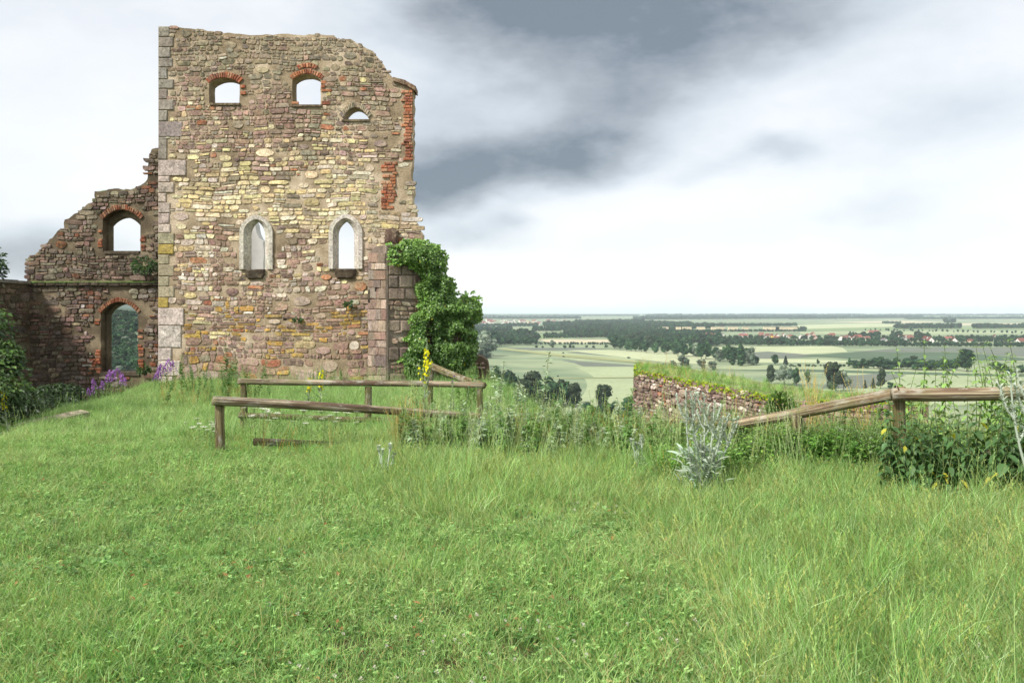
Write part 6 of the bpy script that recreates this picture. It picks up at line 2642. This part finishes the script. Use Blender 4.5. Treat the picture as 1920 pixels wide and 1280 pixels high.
PROTOS += [('stalk_pale', tuft(rg, 5, .4, .004, .05, .35, [G4, G2], .5, 0, 4, lin(192, 200, 150)), GRASS_MAT)]
PROTOS += [('leafy_weed_a', leafy(rg, 16, .36, [lin(128, 172, 78), lin(146, 184, 92)]), GRASS_MAT), ('leafy_weed_b', leafy(rg, 14, .30, [lin(104, 146, 74), lin(120, 158, 84)]), GRASS_MAT),
           ('leafy_weed_c', leafy(rg, 16, .4, [lin(160, 178, 130), lin(142, 166, 112)]), GRASS_MAT), ('clover_head', clover_head(rg), PETAL), ('dead_leaf', dead_leaf(rg), DRY_MAT)]
PROTOS += [('rosette_a', rosette(rg, 9, .085, .034, [lin(122, 162, 92), lin(142, 178, 110)]), GRASS_MAT),
           ('rosette_b', rosette(rg, 14, .06, .018, [lin(100, 142, 84), lin(120, 158, 98)]), GRASS_MAT)]
PROTOS.sort(key=lambda q: q[0])
PIDX = {q[0]: i for i, q in enumerate(PROTOS)}
GCOL = proto_collection('grass_tufts', [proto(mb, 'tuft_' + nm, mt) for nm, mb, mt in PROTOS])


def sample_ground(n, y0, y1, px0=-800, px1=2720):
    y = np.sqrt(nrng.uniform(y0 * y0, y1 * y1, n))
    px = nrng.uniform(px0, px1, n)
    return (px - 960) / F * y, y


def emit(name, x, y, h, pick, label, cat, tilt=.16, dz=0.0, z=None):
    z = ground_z(x, y) + dz if z is None else z
    n = len(x)
    rot = np.stack([nrng.normal(0, tilt, n), nrng.normal(0, tilt, n), nrng.uniform(0, 6.283, n)], -1)
    s = h * nrng.uniform(.75, 1.25, n)
    w_ = np.sqrt(np.maximum(h, .25)) * nrng.uniform(.85, 1.2, n)
    scatter(name, np.stack([x, y, z], -1), rot, np.stack([w_, w_, s], -1), pick, GCOL, label, cat)


def choose(names, n, p=None):
    return nrng.choice([PIDX[k] for k in names], n, p=p)


def on_lawn(x, y, slack=.15):
    ok = in_poly(PLATEAU, x, y) | (poly_dist(PLATEAU, x, y) < slack)
    # not inside the walls, not in the hollow
    ok &= ~((y > 25.6) & (x > -11.6) & (x < -1.2))
    xe = np.interp(y, EDGE_Y, EDGE_X)
    return ok & (x > xe - .35)


def height_zone(x, y):
    """0 = short lawn, 1 = long grass"""
    px = 960 + x / y * F
    py = HZ + EZ / y * F
    right = sstep(1150, 1500, px + (py - 1000) * .55 + (vnoise(x, y, .8, 21) - .5) * 420)
    band = sstep(985, 915, py + (vnoise(x, y, 1.2, 22) - .5) * 120) * sstep(420, 800, px)
    left = sstep(1000, 1180, py) * sstep(520, 120, px) * .3
    tufts = sstep(.62, .8, vnoise(x, y, 1.5, 23)) * .6
    return np.clip(np.maximum(np.maximum(right, band), np.maximum(left, tufts * .7)), 0, 1)


BARE = [(1040, 1050, .10), (1075, 1135, .15), (1180, 1132, .08), (495, 1185, .09), (645, 1205, .12), (590, 1180, .08), (860, 1155, .05), (830, 1265, .12), (1000, 1215, .06), (980, 1225, .1), (1850, 1265, .14)]


def bare_keep(x, y):
    k = np.ones(len(x), dtype=bool)
    for px, py, rad in BARE:
        d = EZ * F / (py - HZ)
        bx, by = (px - 960) / F * d, d
        q = np.hypot((x - bx), (y - by)) / (.72 * rad * (0.7 + .9 * vnoise(x, y, 9, 31)))
        k &= ~(q < 1)
    return k


# lawn near and far
x, y = sample_ground(98000, 2.0, 10.8)
ok = on_lawn(x, y) & bare_keep(x, y)
x, y = x[ok], y[ok]
keep = nrng.random(len(x)) < np.clip(1.15 - .055 * y, .45, 1)
x, y = x[keep], y[keep]
hz_ = height_zone(x, y)
u = nrng.random(len(x))
long_ = u < hz_ * .9
pick = np.where(long_, choose(('mid_a', 'mid_b', 'mid_c', 'tall_a'), len(x), [.4, .3, .25, .05]), choose(('lawn_a', 'lawn_b', 'lawn_c'), len(x)))
hh = np.where(long_, .48 + .42 * hz_, .75 + .7 * vnoise(x, y, .9, 24)) * (.6 + .45 * vnoise(x, y, 2.6, 25) + .4 * vnoise(x, y, 1.1, 48))
emit('meadow_grass', x, y, hh, pick, 'fresh green meadow grass covering the hilltop in front', 'grass')

x, y = sample_ground(60000, 10.3, 27.5, -300, 1150)
ok = on_lawn(x, y, .1)
x, y = x[ok], y[ok]
pick = choose(('lawn_b', 'mid_a', 'mid_b', 'tall_a'), len(x), [.35, .4, .2, .05])
px = 960 + x / y * F
hh = (.7 + .7 * vnoise(x, y, .7, 26)) * np.where(px < 330, .75, 1.05)
emit('lawn_grass', x, y, hh * 1.05, pick, 'smooth green lawn running back to the foot of the ruined walls', 'grass')

# long grass along the crest and the fences
x, y = sample_ground(16000, 8.2, 11.4, 735, 2200)
d_in = np.where(in_poly(PLATEAU, x, y), poly_dist(PLATEAU, x, y), -poly_dist(PLATEAU, x, y))
ok = (d_in > -.9) & (d_in < 1.9)
x, y = x[ok], y[ok]
pick = choose(('tall_a', 'tall_b', 'weed_gold', 'weed_fresh', 'mid_b', 'leafy_weed_a', 'leafy_weed_b', 'leafy_weed_c'), len(x), [.17, .1, .025, .19, .125, .2, .1, .09])
emit('crest_grass', x, y, (.5 + .6 * vnoise(x, y, 1.1, 27)) * np.interp(960 + x / y * F, [900, 960, 1150, 1240, 1640, 1720], [.72, .95, .95, .62, .62, .95]), pick, 'rough long grass and weeds along the crest of the hill', 'grass')

# pale grass stalks rising through the weeds and rails
yy = np.concatenate([nrng.uniform(8.3, 10.3, 120), nrng.uniform(7.4, 9.2, 90)])
px = np.concatenate([nrng.uniform(735, 1290, 120), nrng.uniform(1250, 1900, 90)])
x = (px - 960) / F * yy
emit('pale_stalks', x, yy, nrng.uniform(.7, 1.2, len(x)), choose(("stalk_pale",), len(x)), 'pale grass stalks rising through the weeds and rails', 'grass')

# rough weeds under the sloping rail
yy = nrng.uniform(7.7, 9.4, 1500)
px = nrng.uniform(1230, 1700, 1500)
x = (px - 960) / F * yy
emit('rough_weeds', x, yy, .5 + .7 * vnoise(x, yy, 1.4, 46), choose(('leafy_weed_a', 'leafy_weed_b', 'leafy_weed_c', 'tall_a', 'weed_fresh', 'weed_gold'), 1500, [.28, .22, .12, .18, .16, .04]), 'rough leafy weeds under and behind the sloping rail', 'weeds')

# plantain and dandelion rosettes among the lawn
x, y = sample_ground(4200, 3.6, 7)
ok = on_lawn(x, y) & bare_keep(x, y) & (vnoise(x, y, .8, 41) > .42)
x, y = x[ok], y[ok]
emit('lawn_weeds', x, y, nrng.uniform(.25, .6, len(x)), choose(('rosette_a', 'rosette_b'), len(x), [.35, .65]), 'small broad leaved weeds dotted through the lawn', 'weeds', dz=.02)

x, y = sample_ground(420, 2.4, 6.5, 500, 1900)
ok = on_lawn(x, y) & (vnoise(x, y, .7, 44) > .5)
x, y = x[ok], y[ok]
emit('clover_flowers', x, y, nrng.uniform(.5, .9, len(x)), choose(('clover_head',), len(x)), 'scattered tiny white clover heads in the lawn', 'wildflowers')
x, y = sample_ground(900, 2.4, 7.5)
ok = on_lawn(x, y)
x, y = x[ok], y[ok]
emit('dead_leaves', x, y, nrng.uniform(.4, 1.0, len(x)), choose(('dead_leaf',), len(x)), 'brown dead leaves lying among the grass blades', 'leaves', tilt=.4)

# golden weeds in drifts
xs_, ys_ = [], []
for (px0, px1, d0, d1, n) in ((735, 800, 9.0, 10.4, 60), (1120, 1230, 8.8, 10.2, 60), (400, 640, 8.6, 9.6, 8), (300, 480, 15, 20, 110), (1480, 1660, 7.8, 9.3, 40), (1290, 1420, 8.6, 9.8, 22), (860, 1100, 8.8, 10.0, 26)):
    yy = nrng.uniform(d0, d1, n)
    xs_.append((nrng.uniform(px0, px1, n) - 960) / F * yy)
    ys_.append(yy)
x, y = np.concatenate(xs_), np.concatenate(ys_)
emit('golden_grass', x, y, nrng.uniform(.5, .95, len(x)) * np.interp(960 + x / y * F, [1150, 1250, 1660, 1700], [1, .7, .7, 1]), choose(('weed_gold', 'weed_gold', 'weed_straw'), len(x)), 'drifts of golden stalks among the weeds', 'grass')

# tall straw stalks right of center
yy = nrng.uniform(8.4, 9.6, 20)
x = (nrng.uniform(1500, 1640, 20) - 960) / F * yy
emit('straw_stalks', x, yy, nrng.uniform(.9, 1.35, 20), choose(('weed_straw',), 20), 'thin straw coloured stalks standing above the sloping rail', 'grass')

# tussocks between the fences and along the far fence
x, y = sample_ground(5200, 8.6, 14.5, 380, 930)
ok = on_lawn(x, y)
x, y = x[ok], y[ok]
emit('fence_grass', x, y, .22 + .42 * vnoise(x, y, 1.3, 28), choose(('mid_b', 'mid_a', 'tall_a', 'weed_fresh', 'weed_gold'), len(x), [.4, .35, .12, .11, .02]), 'longer grass round the fence posts on the left', 'grass')

# slope under the crest and the hollow
x, y = sample_ground(9000, 9.6, 26, 830, 2300)
d_o = poly_dist(PLATEAU, x, y)
ok = ~in_poly(PLATEAU, x, y) & (d_o < 5)
x, y = x[ok], y[ok]
emit('slope_grass', x, y, .6 + .6 * vnoise(x, y, 1.1, 29), choose(('tall_a', 'tall_b', 'weed_fresh', 'mid_b'), len(x)), 'coarse grass on the slope dropping away behind the crest', 'grass')
x, y = sample_ground(2600, 9.0, 30.5, -200, 420)
xe = np.interp(y, EDGE_Y, EDGE_X)
ok = (x < xe - 1.2) & (x > -18.4)
x, y = x[ok], y[ok]
emit('hollow_weeds', x, y, .5 + .7 * vnoise(x, y, 1.0, 30), choose(('tall_b', 'weed_fresh', 'mid_b', 'tall_a'), len(x)), 'rank weeds in the shaded hollow below the left wall', 'weeds')

# grass on the bastion and the ledges
n = 15000
bx = nrng.uniform(2.5, 12, n)
by = nrng.uniform(16, 33, n)
fpoly = [(p.x, p.y) for p in LIPW + BACK]
ok = in_poly(fpoly, bx, by)
bx, by = bx[ok], by[ok]
edge = poly_dist(fpoly, bx, by)
hb = .6 + .4 * vnoise(bx, by, .8, 33) + .3 * sstep(.3, 1.6, edge)
pk = choose(('lawn_b', 'mid_a', 'weed_fresh'), len(bx), [.56, .4, .04])
emit('bastion_grass', bx, by, hb, pk, 'bright grass growing on top of the bastion wall', 'grass', z=np.full(len(bx), BTOP - .02))
sel = (edge < .9) & (by > 24)
bx2, by2 = bx[sel][:90], by[sel][:90]
emit('bastion_dry_grass', bx2, by2, nrng.uniform(.4, .75, len(bx2)), choose(('weed_gold', 'weed_straw', 'tall_b'), len(bx2)), 'tawny dry stalks at the back of the bastion top', 'grass', z=np.full(len(bx2), BTOP - .02))
n = 420
lx = (nrng.uniform(60, 298, n) - 960) / F * DL
ly = DL - nrng.uniform(.02, .14, n)
lz = np.full(n, EZ + (HZ - 529.5) / F * DL)
n2 = 260
tx = (nrng.uniform(180, 296, n2) - 960) / F * DL
tz = EZ + (HZ - np.interp(960 + tx / DL * F, [180, 215, 244, 262, 276, 296], [358, 354, 356, 348, 336, 300])) / F * DL
sel = (960 + tx / DL * F) < 276
tx, tz = tx[sel], tz[sel]
emit('ledge_grass', np.concatenate([lx, tx]), np.concatenate([ly, DL + nrng.uniform(.05, .5, len(tx))]), nrng.uniform(.5, 1.0, n + len(tx)), choose(('lawn_a', 'lawn_c', 'lawn_b'), n + len(tx)), 'thin grass along the ledge and stepped top of the left wall', 'grass', z=np.concatenate([lz, tz - .03]))

# ------------------------------------------------------------------ haze: one closed box of thin even air
hb_ = MB()
HX = 27500
hb_.box((-HX, -HX, PLAIN - 1.0), (HX, HX, 58.0), (1, 1, 1))
hm = bpy.data.materials.new('haze')
hm.use_nodes = True
hm.node_tree.nodes.clear()
t = NT(hm.node_tree)
pv = t.n('ShaderNodeVolumePrincipled')
pv.inputs['Color'].default_value = (0.77, 0.87, 1.0, 1)
pv.inputs['Density'].default_value = HAZE_DENSITY
pv.inputs['Anisotropy'].default_value = 0.0
ho = t.n('ShaderNodeOutputMaterial')
hm.node_tree.links.new(pv.outputs[0], ho.inputs['Volume'])
hz = hb_.build('haze', hm)
tag(hz, 'thin pale haze lying over the wide plain', 'haze', None, 'stuff')

# pieces too small to pick apart singly
for o in S.objects:
    if o.parent is not None and o.name.split('.')[0] in ('windows', 'window_row', 'foliage', 'flowers'):
        o['kind'] = 'stuff'
